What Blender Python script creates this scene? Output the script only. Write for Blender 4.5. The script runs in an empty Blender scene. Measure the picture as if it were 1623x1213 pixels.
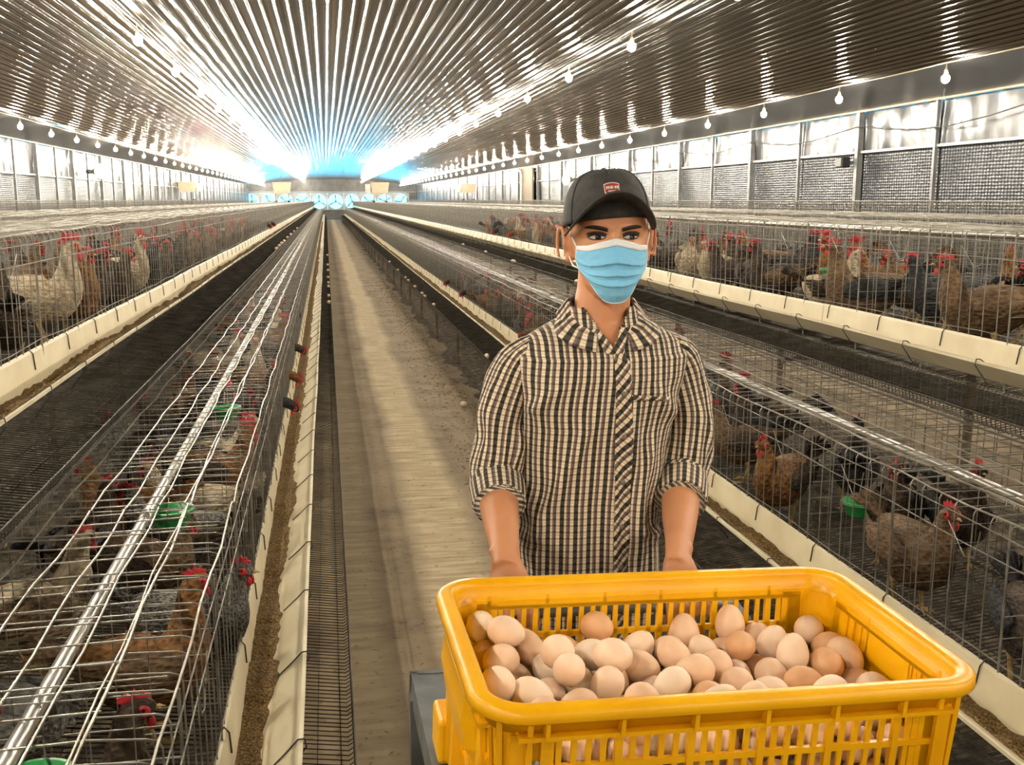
import bpy, bmesh, math, random
from math import sin, cos, pi, radians, sqrt, exp, atan2, hypot
from mathutils import Vector, Matrix, noise

# ------------------------------------------------------------------ camera, world, exposure
scn = bpy.context.scene
COL = scn.collection
PITCH, YAW = radians(10.083), radians(10.132)
cam_data = bpy.data.cameras.new('camera')
cam = bpy.data.objects.new('camera', cam_data)
COL.objects.link(cam)
cam.location = (0, 0, 1.65)
cam.rotation_euler = (pi / 2 - PITCH, 0, -YAW)
cam_data.sensor_fit = 'HORIZONTAL'
cam_data.sensor_width = 36.0
cam_data.lens = 1628.0 / 1623.0 * 36.0
cam_data.clip_end = 400
scn.camera = cam
world = bpy.data.worlds.new('daylight')
scn.world = world
world.use_nodes = True
WB = world.node_tree.nodes['Background']
WB.inputs[0].default_value = (0.07, 0.60, 1.0, 1)     # bright daylight behind the extractor fans
WB.inputs[1].default_value = 7.0
scn.view_settings.view_transform = 'Standard'
scn.view_settings.look = 'None'
scn.view_settings.gamma = 1.0
scn.view_settings.use_curve_mapping = False
scn.view_settings.exposure = 0.70
scn.cycles.max_bounces = 5
scn.cycles.diffuse_bounces = 2
scn.cycles.glossy_bounces = 3
scn.cycles.adaptive_threshold = 0.03
scn.cycles.caustics_reflective = False
scn.cycles.caustics_refractive = False
BULB_STRENGTH = 1080.0
BULB_COLOR = (1.0, 0.90, 0.74, 1)
random.seed(7)
R = random.Random(11)
CX0 = 0.648            # centre line of the house
Y_END = 90.0
Y_START = -9.0

# ------------------------------------------------------------------ helpers
class MB:
    """collects shapes into one mesh"""
    def __init__(s):
        s.v = []; s.f = []; s.uv = {}; s.mi = []
    def add(s, verts, faces, mi=0):
        o = len(s.v); s.v.extend(verts)
        for f in faces:
            s.f.append(tuple(i + o for i in f)); s.mi.append(mi)
    def box(s, c, size, rot=None, mi=0):
        hx, hy, hz = size[0] / 2, size[1] / 2, size[2] / 2
        vs = [Vector((x, y, z)) for x in (-hx, hx) for y in (-hy, hy) for z in (-hz, hz)]
        if rot is not None: vs = [rot @ v for v in vs]
        c = Vector(c)
        s.add([tuple(v + c) for v in vs], [(0, 1, 3, 2), (4, 6, 7, 5), (0, 4, 5, 1), (2, 3, 7, 6), (0, 2, 6, 4), (1, 5, 7, 3)], mi)
    def tube(s, pts, r, n=4, cap=True, mi=0, closed=False):
        pts = [Vector(p) for p in pts]
        m = len(pts)
        rs = r if isinstance(r, (list, tuple)) else [r] * m
        t0 = (pts[1] - pts[0]).normalized()
        up = Vector((0, 0, 1)) if abs(t0.z) < 0.9 else Vector((1, 0, 0))
        a = t0.cross(up).normalized()
        vs = []
        for i, p in enumerate(pts):
            if closed: t = (pts[(i + 1) % m] - pts[i - 1])
            elif i == 0: t = pts[1] - p
            elif i == m - 1: t = p - pts[i - 1]
            else: t = (pts[i + 1] - p).normalized() + (p - pts[i - 1]).normalized()
            t = t.normalized() if t.length > 1e-9 else t0
            a = (a - t * a.dot(t))
            a = a.normalized() if a.length > 1e-9 else t.orthogonal().normalized()
            b = t.cross(a)
            for k in range(n):
                w = 2 * pi * k / n + pi / n
                vs.append(tuple(p + (a * cos(w) + b * sin(w)) * rs[i]))
        fs = []
        for i in range(m if closed else m - 1):
            j = (i + 1) % m
            for k in range(n):
                k2 = (k + 1) % n
                fs.append((i * n + k, i * n + k2, j * n + k2, j * n + k))
        if cap and not closed:
            fs.append(tuple(range(n - 1, -1, -1))); fs.append(tuple((m - 1) * n + k for k in range(n)))
        s.add(vs, fs, mi)
    def rings(s, rings, cap=True, mi=0, closed=True):
        """loft through rings (lists of points of equal length)"""
        n = len(rings[0]); vs = [tuple(p) for r in rings for p in r]; fs = []
        for i in range(len(rings) - 1):
            for k in range(n if closed else n - 1):
                k2 = (k + 1) % n
                fs.append((i * n + k, i * n + k2, (i + 1) * n + k2, (i + 1) * n + k))
        if cap:
            fs.append(tuple(range(n - 1, -1, -1))); fs.append(tuple((len(rings) - 1) * n + k for k in range(n)))
        s.add(vs, fs, mi)
    def lathe(s, prof, n=16, c=(0, 0, 0), axis='z', mi=0):
        rr = []
        for r, h in prof:
            ring = []
            for k in range(n):
                w = 2 * pi * k / n; x, y = r * cos(w), r * sin(w)
                p = (x, y, h) if axis == 'z' else ((h, x, y) if axis == 'x' else (x, h, y))
                ring.append((p[0] + c[0], p[1] + c[1], p[2] + c[2]))
            rr.append(ring)
        s.rings(rr, True, mi)
    def ball(s, c, r, n=10, m=7, mi=0):
        rx, ry, rz = (r, r, r) if not isinstance(r, (tuple, list)) else r
        rr = []
        for i in range(m + 1):
            t = pi * (0.02 + 0.96 * i / m)
            rr.append([(c[0] + rx * sin(t) * cos(2 * pi * k / n), c[1] + ry * sin(t) * sin(2 * pi * k / n), c[2] - rz * cos(t)) for k in range(n)])
        s.rings(rr, True, mi)
    def mesh(s, name, mats, smooth=False):
        me = bpy.data.meshes.new(name)
        me.from_pydata([tuple(v) for v in s.v], [], s.f)
        for m in (mats if isinstance(mats, (list, tuple)) else [mats]): me.materials.append(m)
        if any(s.mi): me.polygons.foreach_set('material_index', s.mi)
        if smooth: me.polygons.foreach_set('use_smooth', [True] * len(s.f))
        me.update()
        return me
    def build(s, name, mats, parent=None, smooth=False, loc=None):
        return obj(name, s.mesh(name, mats, smooth), parent, loc)

def obj(name, me, parent=None, loc=None, rot=None):
    o = bpy.data.objects.new(name, me)
    COL.objects.link(o)
    if parent is not None: o.parent = parent
    if loc is not None: o.location = loc
    if rot is not None: o.rotation_euler = rot
    return o
def tag(o, label=None, cat=None, group=None, kind=None):
    if label: o['label'] = label
    if cat: o['category'] = cat
    if group: o['group'] = group
    if kind: o['kind'] = kind
    return o
def empty(name, loc=(0, 0, 0), rot=(0, 0, 0)):
    o = bpy.data.objects.new(name, None); COL.objects.link(o)
    o.location = loc; o.rotation_euler = rot; o.empty_display_size = 0.05
    return o
def lerp(a, b, t): return a + (b - a) * t
def interp(tab, x):
    """piecewise smooth table lookup: rows (x, a, b, ...)"""
    if x <= tab[0][0]: return tab[0][1:]
    for p, q in zip(tab, tab[1:]):
        if x <= q[0]:
            t = (x - p[0]) / (q[0] - p[0])
            return tuple(lerp(a, b, t) for a, b in zip(p[1:], q[1:]))
    return tab[-1][1:]
def gauss(d, s): return exp(-d * d / (2 * s * s))
def nz(x, y, z): return noise.noise((x, y, z))

# ------------------------------------------------------------------ materials
class NT:
    def __init__(s, name):
        s.m = bpy.data.materials.new(name); s.m.use_nodes = True
        s.t = s.m.node_tree; s.b = s.t.nodes['Principled BSDF']
    def n(s, typ, **kw):
        nd = s.t.nodes.new(typ)
        for k, v in kw.items():
            if k in nd.bl_rna.properties.keys(): setattr(nd, k, v)
            else: nd.inputs[k.replace('_', ' ')].default_value = v
        return nd
    def l(s, a, b): s.t.links.new(a, b)
    def coord(s, kind='Object', scale=(1, 1, 1), rot=(0, 0, 0)):
        tc = s.n('ShaderNodeTexCoord'); mp = s.n('ShaderNodeMapping')
        mp.inputs['Scale'].default_value = scale; mp.inputs['Rotation'].default_value = rot
        s.l(tc.outputs[kind], mp.inputs[0]); return mp.outputs[0]
    def ramp(s, fac, stops):
        r = s.n('ShaderNodeValToRGB'); e = r.color_ramp.elements
        while len(e) < len(stops): e.new(0.5)
        for k, (p, c) in enumerate(stops):
            e[k].position = p; e[k].color = (*c, 1) if len(c) == 3 else c
        s.l(fac, r.inputs[0]); return r.outputs[0]
    def bump(s, h, strength=0.3, dist=0.01):
        b = s.n('ShaderNodeBump'); b.inputs['Strength'].default_value = strength; b.inputs['Distance'].default_value = dist
        s.l(h, b.inputs['Height']); s.l(b.outputs[0], s.b.inputs['Normal']); return b
    def mix(s, fac, a, b, mode='MIX'):
        m = s.n('ShaderNodeMix'); m.data_type = 'RGBA'; m.blend_type = mode
        for v, i in ((fac, 0), (a, 6), (b, 7)):
            if isinstance(v, (int, float)): m.inputs[i].default_value = v
            elif isinstance(v, tuple): m.inputs[i].default_value = (*v, 1)[:4]
            else: s.l(v, m.inputs[i])
        return m.outputs[2]
    def math(s, op, a, b=None, c=None):
        m = s.n('ShaderNodeMath'); m.operation = op
        for i, v in enumerate((a, b, c)):
            if v is None: continue
            if isinstance(v, (int, float)): m.inputs[i].default_value = v
            else: s.l(v, m.inputs[i])
        return m.outputs[0]

def mat(name, c1, rough=0.6, metal=0.0, c2=None, scale=8.0, detail=4.0, bump=0.0, bscale=None, kind='Object', stretch=(1, 1, 1), lo=0.35, hi=0.65, **extra):
    t = NT(name)
    t.b.inputs['Roughness'].default_value = rough
    t.b.inputs['Metallic'].default_value = metal
    for k, v in extra.items(): t.b.inputs[k.replace('_', ' ')].default_value = v
    c2 = c2 or tuple(x * 0.82 for x in c1)
    co = t.coord(kind, stretch)
    ns = t.n('ShaderNodeTexNoise'); ns.inputs['Scale'].default_value = scale; ns.inputs['Detail'].default_value = detail
    t.l(co, ns.inputs['Vector'])
    t.l(t.ramp(ns.outputs[0], [(lo, c1), (hi, c2)]), t.b.inputs['Base Color'])
    if bump:
        n2 = t.n('ShaderNodeTexNoise'); n2.inputs['Scale'].default_value = bscale or scale * 4; n2.inputs['Detail'].default_value = 3
        t.l(co, n2.inputs['Vector']); t.bump(n2.outputs[0], bump, 0.01)
    return t.m

M = {}
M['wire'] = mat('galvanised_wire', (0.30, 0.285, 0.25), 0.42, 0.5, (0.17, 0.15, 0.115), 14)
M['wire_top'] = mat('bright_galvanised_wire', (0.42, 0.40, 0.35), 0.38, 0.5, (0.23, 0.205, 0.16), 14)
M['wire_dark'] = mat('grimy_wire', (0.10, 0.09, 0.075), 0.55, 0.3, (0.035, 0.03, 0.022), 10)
M['pipe'] = mat('steel_pipe', (0.62, 0.61, 0.58), 0.32, 0.75, (0.45, 0.43, 0.38), 9)
M['trough'] = mat('cream_plastic', (0.80, 0.71, 0.50), 0.42, 0, (0.70, 0.60, 0.40), 6, bump=0.05, bscale=40)
M['steel_post'] = mat('painted_steel_post', (0.24, 0.24, 0.23), 0.45, 0.4, (0.16, 0.155, 0.145), 5)
M['post_brown'] = mat('rusty_leg', (0.24, 0.18, 0.11), 0.7, 0.2, (0.13, 0.09, 0.05), 14)
M['black_plastic'] = mat('black_plastic', (0.015, 0.015, 0.016), 0.4)
M['cup'] = mat('green_plastic', (0.03, 0.36, 0.09), 0.35, 0, (0.02, 0.28, 0.06), 20)
M['yellow'] = mat('yellow_crate_plastic', (0.92, 0.47, 0.004), 0.34, 0, (0.84, 0.39, 0.002), 9, bump=0.03, bscale=90, Specular_IOR_Level=0.4)
M['white_plastic'] = mat('white_plastic', (0.75, 0.72, 0.64), 0.45)
M['cart'] = mat('grey_cart_steel', (0.22, 0.24, 0.24), 0.42, 0.6, (0.12, 0.13, 0.13), 12, bump=0.05)
M['rubber'] = mat('tyre_rubber', (0.03, 0.03, 0.03), 0.8)
M['cable'] = mat('beige_cable', (0.55, 0.46, 0.30), 0.5)
M['cable_black'] = mat('black_cable', (0.03, 0.03, 0.03), 0.5)
M['beak'] = mat('horn', (0.62, 0.40, 0.17), 0.45)
M['comb'] = mat('red_comb', (0.62, 0.035, 0.04), 0.5, 0, (0.45, 0.02, 0.03), 60, bump=0.2, bscale=200)
M['leg'] = mat('chicken_leg', (0.55, 0.38, 0.14), 0.6, 0, (0.38, 0.25, 0.09), 60, bump=0.2, bscale=220)
M['eye_dark'] = mat('dark_eye', (0.012, 0.008, 0.006), 0.12)
# ------------------------------------------------------------------ the house
def ceil_z(x):
    d = abs(x - CX0)
    if d <= 5.65: return 3.42 - 0.0121 * d * d
    return 3.034 - (d - 5.65) * 0.10
XL, XR = CX0 - 7.0, CX0 + 7.0

# floor: worn concrete with a paler tyre track, darker dirt in blotches
t = NT('worn_concrete')
co = t.coord('Object')
sx = t.n('ShaderNodeSeparateXYZ'); t.l(co, sx.inputs[0])
wob = t.n('ShaderNodeTexNoise'); wob.inputs['Scale'].default_value = 0.7; wob.inputs['Detail'].default_value = 5; t.l(co, wob.inputs[0])
xx = t.math('ADD', sx.outputs[0], t.math('MULTIPLY', t.math('SUBTRACT', wob.outputs[0], 0.5), 0.22))
def band(c, w, soft):
    d = t.math('ABSOLUTE', t.math('SUBTRACT', xx, c))
    mr = t.n('ShaderNodeMapRange'); mr.inputs[1].default_value = w; mr.inputs[2].default_value = w + soft
    mr.inputs[3].default_value = 1; mr.inputs[4].default_value = 0; t.l(d, mr.inputs[0]); return mr.outputs[0]
tr = t.math('MAXIMUM', band(0.53, 0.10, 0.09), t.math('MULTIPLY', band(0.06, 0.07, 0.08), 0.6))
st = t.coord('Object', (1.2, 9, 1)); n1 = t.n('ShaderNodeTexNoise'); n1.inputs['Scale'].default_value = 3; n1.inputs['Detail'].default_value = 8; t.l(st, n1.inputs[0])
n2 = t.n('ShaderNodeTexNoise'); n2.inputs['Scale'].default_value = 2.3; n2.inputs['Detail'].default_value = 8; n2.inputs['Roughness'].default_value = 0.65; t.l(co, n2.inputs[0])
n3 = t.n('ShaderNodeTexNoise'); n3.inputs['Scale'].default_value = 26; n3.inputs['Detail'].default_value = 6; t.l(co, n3.inputs[0])
base = t.ramp(n2.outputs[0], [(0.33, (0.135, 0.092, 0.048)), (0.5, (0.235, 0.170, 0.094)), (0.68, (0.31, 0.232, 0.135))])
pale = t.ramp(n1.outputs[0], [(0.3, (0.40, 0.305, 0.172)), (0.7, (0.56, 0.44, 0.26))])
trf = t.math('MULTIPLY', tr, t.ramp(n1.outputs[0], [(0.25, (0.35,) * 3), (0.6, (0.95,) * 3)]))
c = t.mix(trf, base, pale)
spk = t.ramp(n3.outputs[0], [(0.60, (1, 1, 1)), (0.72, (0.55, 0.5, 0.45))])
c = t.mix(1.0, c, spk, 'MULTIPLY')
t.l(c, t.b.inputs['Base Color']); t.b.inputs['Roughness'].default_value = 0.82
t.bump(t.math('ADD', t.math('MULTIPLY', n2.outputs[0], 0.7), t.math('MULTIPLY', n3.outputs[0], 0.3)), 0.25, 0.012)
M['floor'] = t.m
mb = MB()
for k in range(20):
    y0 = Y_START + k * (Y_END - Y_START) / 20; y1 = Y_START + (k + 1) * (Y_END - Y_START) / 20
    mb.add([(XL - .05, y0, 0), (XR + .05, y0, 0), (XR + .05, y1, 0), (XL - .05, y1, 0)], [(0, 1, 2, 3)])
floor = mb.build('floor', M['floor']); tag(floor, 'worn beige concrete floor of the aisle with a paler tyre track', None, None, 'structure')

# ribbed metal ceiling: every rib is real relief running down the house
M['ceiling'] = mat('ribbed_roof_metal', (0.22, 0.198, 0.17), 0.15, 1.0, (0.13, 0.115, 0.098), 0.9, 6, bump=0.10, bscale=7, stretch=(1, 0.5, 1))
M['ceiling_flat'] = mat('flat_roof_metal', (0.26, 0.25, 0.24), 0.28, 1.0, (0.18, 0.175, 0.165), 1.1, 5, bump=0.18, bscale=2.2, stretch=(1, 0.35, 1))
mb = MB()
P = 0.1185
nr = int(2 * 5.65 / P)
prof = []
for k in range(nr):
    x0 = CX0 - 5.65 + k * P
    j = R.uniform(-0.0025, 0.0025)
    for fx, dz in ((0.0, 0.0), (0.22, -0.0015), (0.44, 0.0), (0.64, -0.0005), (0.70, -0.010 + j), (0.75, -0.026 + j), (0.86, -0.028 + j), (0.93, -0.013 + j)):
        prof.append((x0 + fx * P, dz))
rows = []
NY = 60
ys = [Y_START + (Y_END - Y_START) * (k / NY) for k in range(NY + 1)]
for y in ys:
    rows.append([(x + 0.004 * nz(x * .8, y * .37, 3), y, ceil_z(x) + dz + 0.010 * nz(x * .45, y * .33, 9) + 0.004 * nz(x * 2.2, y * .9, 4)) for x, dz in prof])
n = len(prof); vs = [p for r in rows for p in r]
fs = [(i * n + k, (i + 1) * n + k, (i + 1) * n + k + 1, i * n + k + 1) for i in range(NY) for k in range(n - 1)]
mb.add(vs, fs)
ceiling = mb.build('ceiling', M['ceiling'], None, True); tag(ceiling, 'shiny ribbed metal ceiling curving over the whole house', None, None, 'structure')
for s in (-1, 1):
    mb = MB(); rr = []
    for y in ys:
        rr.append([(CX0 + s * (5.63 + 1.40 * q), y, lerp(3.036, 2.895, q) + 0.012 * nz(q * 3 + s, y * .5, 1)) for q in (0, .25, .5, .75, 1)])
    mb.rings(rr, False, 0, False); e = mb.build('ceiling_edge_sheet', M['ceiling_flat'], ceiling, True)
    e.name = 'edge_sheet'

# side walls: quilted dark lining below, crumpled silver plastic above, steel posts
t = NT('quilted_lining')
co = t.coord('Object', (1, 1, 1))
vo = t.n('ShaderNodeTexVoronoi'); vo.inputs['Scale'].default_value = 17; vo.inputs['Randomness'].default_value = 0.12
t.l(t.coord('Object', (1, 1, 1.5)), vo.inputs[0])
nn = t.n('ShaderNodeTexNoise'); nn.inputs['Scale'].default_value = 1.6; nn.inputs['Detail'].default_value = 5; t.l(co, nn.inputs[0])
t.l(t.ramp(nn.outputs[0], [(0.35, (0.020, 0.022, 0.026)), (0.65, (0.055, 0.058, 0.066))]), t.b.inputs['Base Color'])
t.b.inputs['Roughness'].default_value = 0.34; t.b.inputs['Metallic'].default_value = 0.15
t.bump(t.math('ADD', t.math('MULTIPLY', vo.outputs[0], 0.8), t.math('MULTIPLY', nn.outputs[0], 1.4)), 0.9, 0.03)
M['quilt'] = t.m
M['silver_sheet'] = mat('silver_plastic_sheet', (0.075, 0.076, 0.08), 0.28, 0.0, (0.048, 0.049, 0.053), 1.5, 4, bump=0.35, bscale=3.0, stretch=(1, 1, .6))
M['rail'] = mat('white_rail', (0.42, 0.41, 0.38), 0.4, 0.1)
def side_wall(name, x, s, ymaj, pitch, zr, zt, label):
    """s = +1: wall to the right of the aisle"""
    w = empty(name, (x, 0, 0)); tag(w, label, None, None, 'structure')
    mb = MB(); mb.box((s * .10, (Y_START + Y_END) / 2, 1.45), (.06, Y_END - Y_START, 2.9)); mb.build('backing', M['steel_post'], w)
    ks = range(-8, 40)
    k = int((Y_START - ymaj) / pitch)
    half = pitch / 2
    y = ymaj + k * pitch
    idx = 0
    while y < Y_END - .1:
        y1 = min(y + half, Y_END)
        near = y > 6
        if near:
            major = idx % 2 == 0
            mb = MB(); pw = .085 if major else .045
            mb.box((-s * .03, y, 1.46), (pw, pw, 2.92)); mb.build('post', M['steel_post'], w)
        # quilted panel (bulging between posts)
        mb = MB(); rr = []
        nu, nv = (14, 12) if y < 45 else (3, 3)
        for a in range(nu + 1):
            yy = lerp(y + .02, y1 - .02, a / nu); row = []
            for b in range(nv + 1):
                zz = lerp(0.02, zr, b / nv)
                row.append((s * .045 - s * .025 * sin(pi * a / nu) * (0.4 + .6 * nz(yy * .8, zz * 2.0, idx)), yy, zz))
            rr.append(row)
        mb.rings(rr, False, 0, False); mb.build('lining_panel', M['quilt'], w, True)
        mb = MB(); rr = []
        nu, nv = (30, 14) if y < 45 else (3, 3)
        for a in range(nu + 1):
            yy = lerp(y + .02, y1 - .02, a / nu); row = []
            for b in range(nv + 1):
                q = b / nv; zz = lerp(zr + .01, zt, q)
                fold = 0.05 * abs(nz(yy * 2.6, zz * .9, 7 + idx)) * (1 - q * .8) + .02 * nz(yy * 6, zz * 3, 2)
                row.append((s * .045 - s * fold, yy, zz))
            rr.append(row)
        mb.rings(rr, False, 0, False); mb.build('plastic_sheet', M['silver_sheet'], w, True)
        y = y1; idx += 1
    mb = MB(); mb.box((-s * .01, (Y_START + Y_END) / 2, zr), (.03, Y_END - Y_START, .035)); mb.build('middle_rail', M['rail'], w)
    mb = MB(); pts = [(-s * .06, yy, zt + .01 * nz(yy, 0, 0)) for yy in range(int(Y_START) + 1, int(Y_END))]
    mb.tube(pts, .02, 6); mb.build('top_pipe', M['cable'], w)
    return w
wr = side_wall('wall_right', XR, 1, 14.10, 3.86, 2.33, 2.90, 'right side wall of quilted dark lining under crumpled silver plastic')
wl = side_wall('wall_left', XL, -1, 24.86, 3.40, 2.20, 2.90, 'left side wall of dark lining under silver plastic between steel posts')

# end walls
M['end_wall'] = mat('grey_end_wall', (0.20, 0.20, 0.195), 0.6, 0.1, (0.14, 0.14, 0.135), 2)
wb = empty('wall_back', (CX0, Y_END, 0)); tag(wb, 'far end wall of grey panels holding the round extractor fans', None, None, 'structure')
FZ, FR, FP = 1.52, 0.61, 1.385
mb = MB(); mb.box((0, 0, .41), (14.1, .12, .82)); mb.build('lower_panel', M['end_wall'], wb)
mb = MB(); mb.box((0, 0, 2.85), (14.1, .12, 1.22)); mb.build('header_panel', M['end_wall'], wb)
mb = MB(); mb.box((0, -.10, 2.33), (14.0, .08, .06)); mb.build('header_rail', M['rail'], wb)
M['fan_frame'] = mat('fan_housing', (0.42, 0.40, 0.37), 0.5, 0.3)
NF = 10
for k in range(NF):
    xf = (k - NF / 2 + .5) * FP - 0.50
    fan = empty('extractor_fan', (CX0 + xf, Y_END, FZ))
    place = ['leftmost', 'second from the left', 'third from the left', 'fourth from the left', 'left of the middle post above the aisle', 'right of the middle post above the aisle', 'fourth from the right', 'third from the right', 'second from the right', 'rightmost'][k]
    tag(fan, 'round extractor fan in the far end wall, ' + place, 'fan', 'extractor fans in the far wall')
    mb = MB(); n = 32; h = FP / 2 - .004; vs = []; fs = []
    for d in (-.2, .06):
        for q in range(n):
            w = 2 * pi * q / n + pi / 4
            cx, cz = cos(w), sin(w); m = max(abs(cx), abs(cz))
            vs.append((cx / m * h, d, cz / m * (.716))); vs.append((cx * FR, d, cz * FR))
    for q in range(n):
        a, b = 2 * q, 2 * ((q + 1) % n); o = 2 * n
        fs += [(a, b, b + 1, a + 1), (o + a, o + a + 1, o + b + 1, o + b), (a + 1, b + 1, o + b + 1, o + a + 1), (a, o + a, o + b, b)]
    mb.add(vs, fs); mb.build('housing', M['fan_frame'], fan)
    mb = MB(); mb.lathe([(.02, -.1), (.10, -.1), (.12, -.02), (.10, .05), (.02, .05)], 12, axis='y'); mb.build('motor_hub', M['cart'], fan)
    for q in range(3):
        w0 = 2 * pi * q / 3 + pi / 2 + (k * .4 if k not in (4, 5) else 0)
        mb = MB(); vs = []
        for r0, wd in ((.08, .06), (.3, .10), (.57, .13)):
            for sgn in (-1, 1):
                a = w0 + sgn * wd / r0 * .5
                for th in (-.006, .006): vs.append((cos(a) * r0, -.03 + sgn * .03 + th, sin(a) * r0))
        f = []
        for i in range(2):
            o = i * 4; f += [(o, o + 2, o + 6, o + 4), (o + 1, o + 5, o + 7, o + 3), (o, o + 4, o + 5, o + 1), (o + 2, o + 3, o + 7, o + 6)]
        f += [(0, 1, 3, 2), (8, 10, 11, 9)]
        mb.add(vs, f); mb.build('blade', M['cart'], fan)
mb = MB(); mb.box((-4.0 - .5 - 2.93 + .0, 0, 1.5), (.9, .12, 1.5)); mb.box((7.0 - .37, 0, 1.5), (.86, .12, 1.5)); mb.build('side_panel', M['end_wall'], wb)
mb = MB(); mb.box((CX0, Y_START, 1.7), (14.2, .1, 3.5)); wf = mb.build('wall_front', M['end_wall']); tag(wf, 'plain grey end wall of the house', None, None, 'structure')

# ------------------------------------------------------------------ ceiling lamps
t = NT('lit_bulb'); t.b.inputs['Emission Color'].default_value = BULB_COLOR; t.b.inputs['Emission Strength'].default_value = BULB_STRENGTH
t.b.inputs['Base Color'].default_value = (1, .95, .85, 1); M['bulb'] = t.m
M['socket'] = mat('bulb_socket', (0.70, 0.58, 0.36), 0.5)
mb = MB(); mb.lathe([(.006, .14), (.006, .085), (.017, .08), (.019, .03), (.016, .028)], 8); sock_me = mb.mesh('socket', M['socket'], True)
def bulb_mesh(n, m):
    mb = MB(); prof = []
    for i in range(m + 1):
        a = pi * i / m
        prof.append((max(.004, .046 * sin(a) * (1.0 if a > pi / 2 else 0.9)), -.012 - .04 * -cos(a) * -1 * (1.0 if a > pi / 2 else 1.15)))
    prof = [(r, z) for r, z in prof]
    mb.lathe(prof, n); return mb.mesh('bulb_glass', M['bulb'], True)
bulb_near = bulb_mesh(8, 6); bulb_far = bulb_mesh(6, 4)
LAMP_ROWS = [(-1.71, 10.65, 2.52, 3.155, 'inner row left of the aisle'), (3.0, 10.12, 2.68, 3.14, 'inner row right of the aisle'),
             (-4.96, 18.73, 2.0, 2.862, 'outer row along the left wall'), (6.2, 9.81, 2.22, 2.868, 'outer row along the right wall')]
for x, y0, dy, z, where in LAMP_ROWS:
    k0 = -int((y0 - (Y_START + 2)) / dy); y = y0 + k0 * dy
    ys_l = []
    while y < Y_END - 1: ys_l.append(y); y += dy
    seen = 0
    for y in ys_l:
        first = {-1.71: 10, 3.0: 10, -4.96: 18, 6.2: 9.5}[x]
        if y > first: seen += 1
        nth = ['', 'nearest', 'second nearest', 'third nearest', 'fourth nearest', 'fifth nearest', 'sixth nearest', 'seventh nearest', 'eighth nearest', 'ninth nearest', 'tenth nearest']
        lab = (nth[seen] + ' of the glowing ceiling bulbs in the ' + where) if 0 < seen < 11 else ('distant glowing bulb of the ' + where if seen else 'glowing ceiling bulb overhead in the ' + where)
        o = empty('light_bulb', (x, y, z)); tag(o, lab, 'light bulb', 'ceiling bulbs, ' + where)
        obj('socket', sock_me, o); obj('bulb_glass', bulb_near if y < 30 else bulb_far, o)
    mb = MB(); pts = []
    for a, b in zip(ys_l, ys_l[1:]):
        for q in (0, .25, .5, .75): pts.append((x, lerp(a, b, q), z + .145 - .012 * sin(pi * q)))
    mb.tube(pts, .007, 5); c = mb.build('power_cable', M['cable']); tag(c, 'beige power cable carrying the ceiling bulbs of the ' + where, 'cable')
# ------------------------------------------------------------------ wire cage rows
SEC = 2.0                      # length of one cage section
TOPZ, TRAYX, DEPTH = 0.545, 0.276, 0.66
def floor_h(lx):               # height of the cage floor above the tier datum
    return lerp(0.01, 0.09, lx / DEPTH) if lx >= 0 else lerp(0.01, -0.03, -lx / TRAYX)
def jit(r, a): return r.uniform(-a, a)

def sec_front(s, r):
    mb = MB(); n = int(SEC / 0.07)
    for k in range(n + 1):
        y = k * SEC / n + jit(r, .006)
        if k % 7 == 0: y = k * SEC / n
        j1, j2 = jit(r, .004), jit(r, .006)
        mb.tube([(0, y, .05), (s * -.002, y + j1, .30), (0, y + j1, TOPZ - .018), (s * .006, y + j1, TOPZ - .006), (s * .02, y + j1, TOPZ - .002), (s * .105, y + j2, TOPZ)], .0018, 4, False)
    for z, x in ((.06, 0), (.12, 0), (.20, -.003), (.455, -.010), (.515, -.008)):
        mb.tube([(s * x, q * SEC / 6 + jit(r, .01), z + jit(r, .005)) for q in range(7)], .0017, 4, False)
    for k in range(4):                       # door hooks
        y = .13 + k * .5 + jit(r, .04); z = .43
        mb.tube([(s * -.012, y, z + .07), (s * -.016, y + .01, z), (s * -.016, y + .05, z - .01), (s * -.014, y + .13, z + .06)], .0016, 4, False)
    return mb
def sec_top(s, r, x1):
    mb = MB()
    for x, rad in ((.0, .0025), (.105, .0028), (.113, .0020), (.175, .0023), (.255, .0025), (.335, .0025), (.415, .0025), (.50, .0020), (.58, .0020), (.66, .0022)):
        if x > x1: continue
        ph = r.uniform(0, 6)
        mb.tube([(s * (x + .003 * sin(q * 1.9 + ph)), q * SEC / 12, TOPZ + .003 + .004 * sin(q * 1.25 + ph) - .004 * (x > .2)) for q in range(13)], rad, 4, False)
    y = 0.03
    while y < SEC:
        z = TOPZ + jit(r, .003)
        dbl = r.random() < .3
        mb.tube([(s * .10, y, z), (s * x1 * .5, y + jit(r, .006), z - .006), (s * x1, y + jit(r, .006), z)], .0019, 4, False)
        if dbl: mb.tube([(s * .02, y + .018, z + .004), (s * x1 * .6, y + .02 + jit(r, .006), z - .002), (s * x1, y + .02, z)], .0015, 4, False)
        y += .085 + jit(r, .008)
    for k in range(8):                       # twisted ties
        y = r.uniform(0, SEC)
        mb.tube([(s * .100, y, TOPZ - .006), (s * .104, y + .004, TOPZ + .008), (s * .115, y + .006, TOPZ + .006), (s * .116, y + .004, TOPZ - .005)], .0014, 4, False)
    return mb
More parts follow.
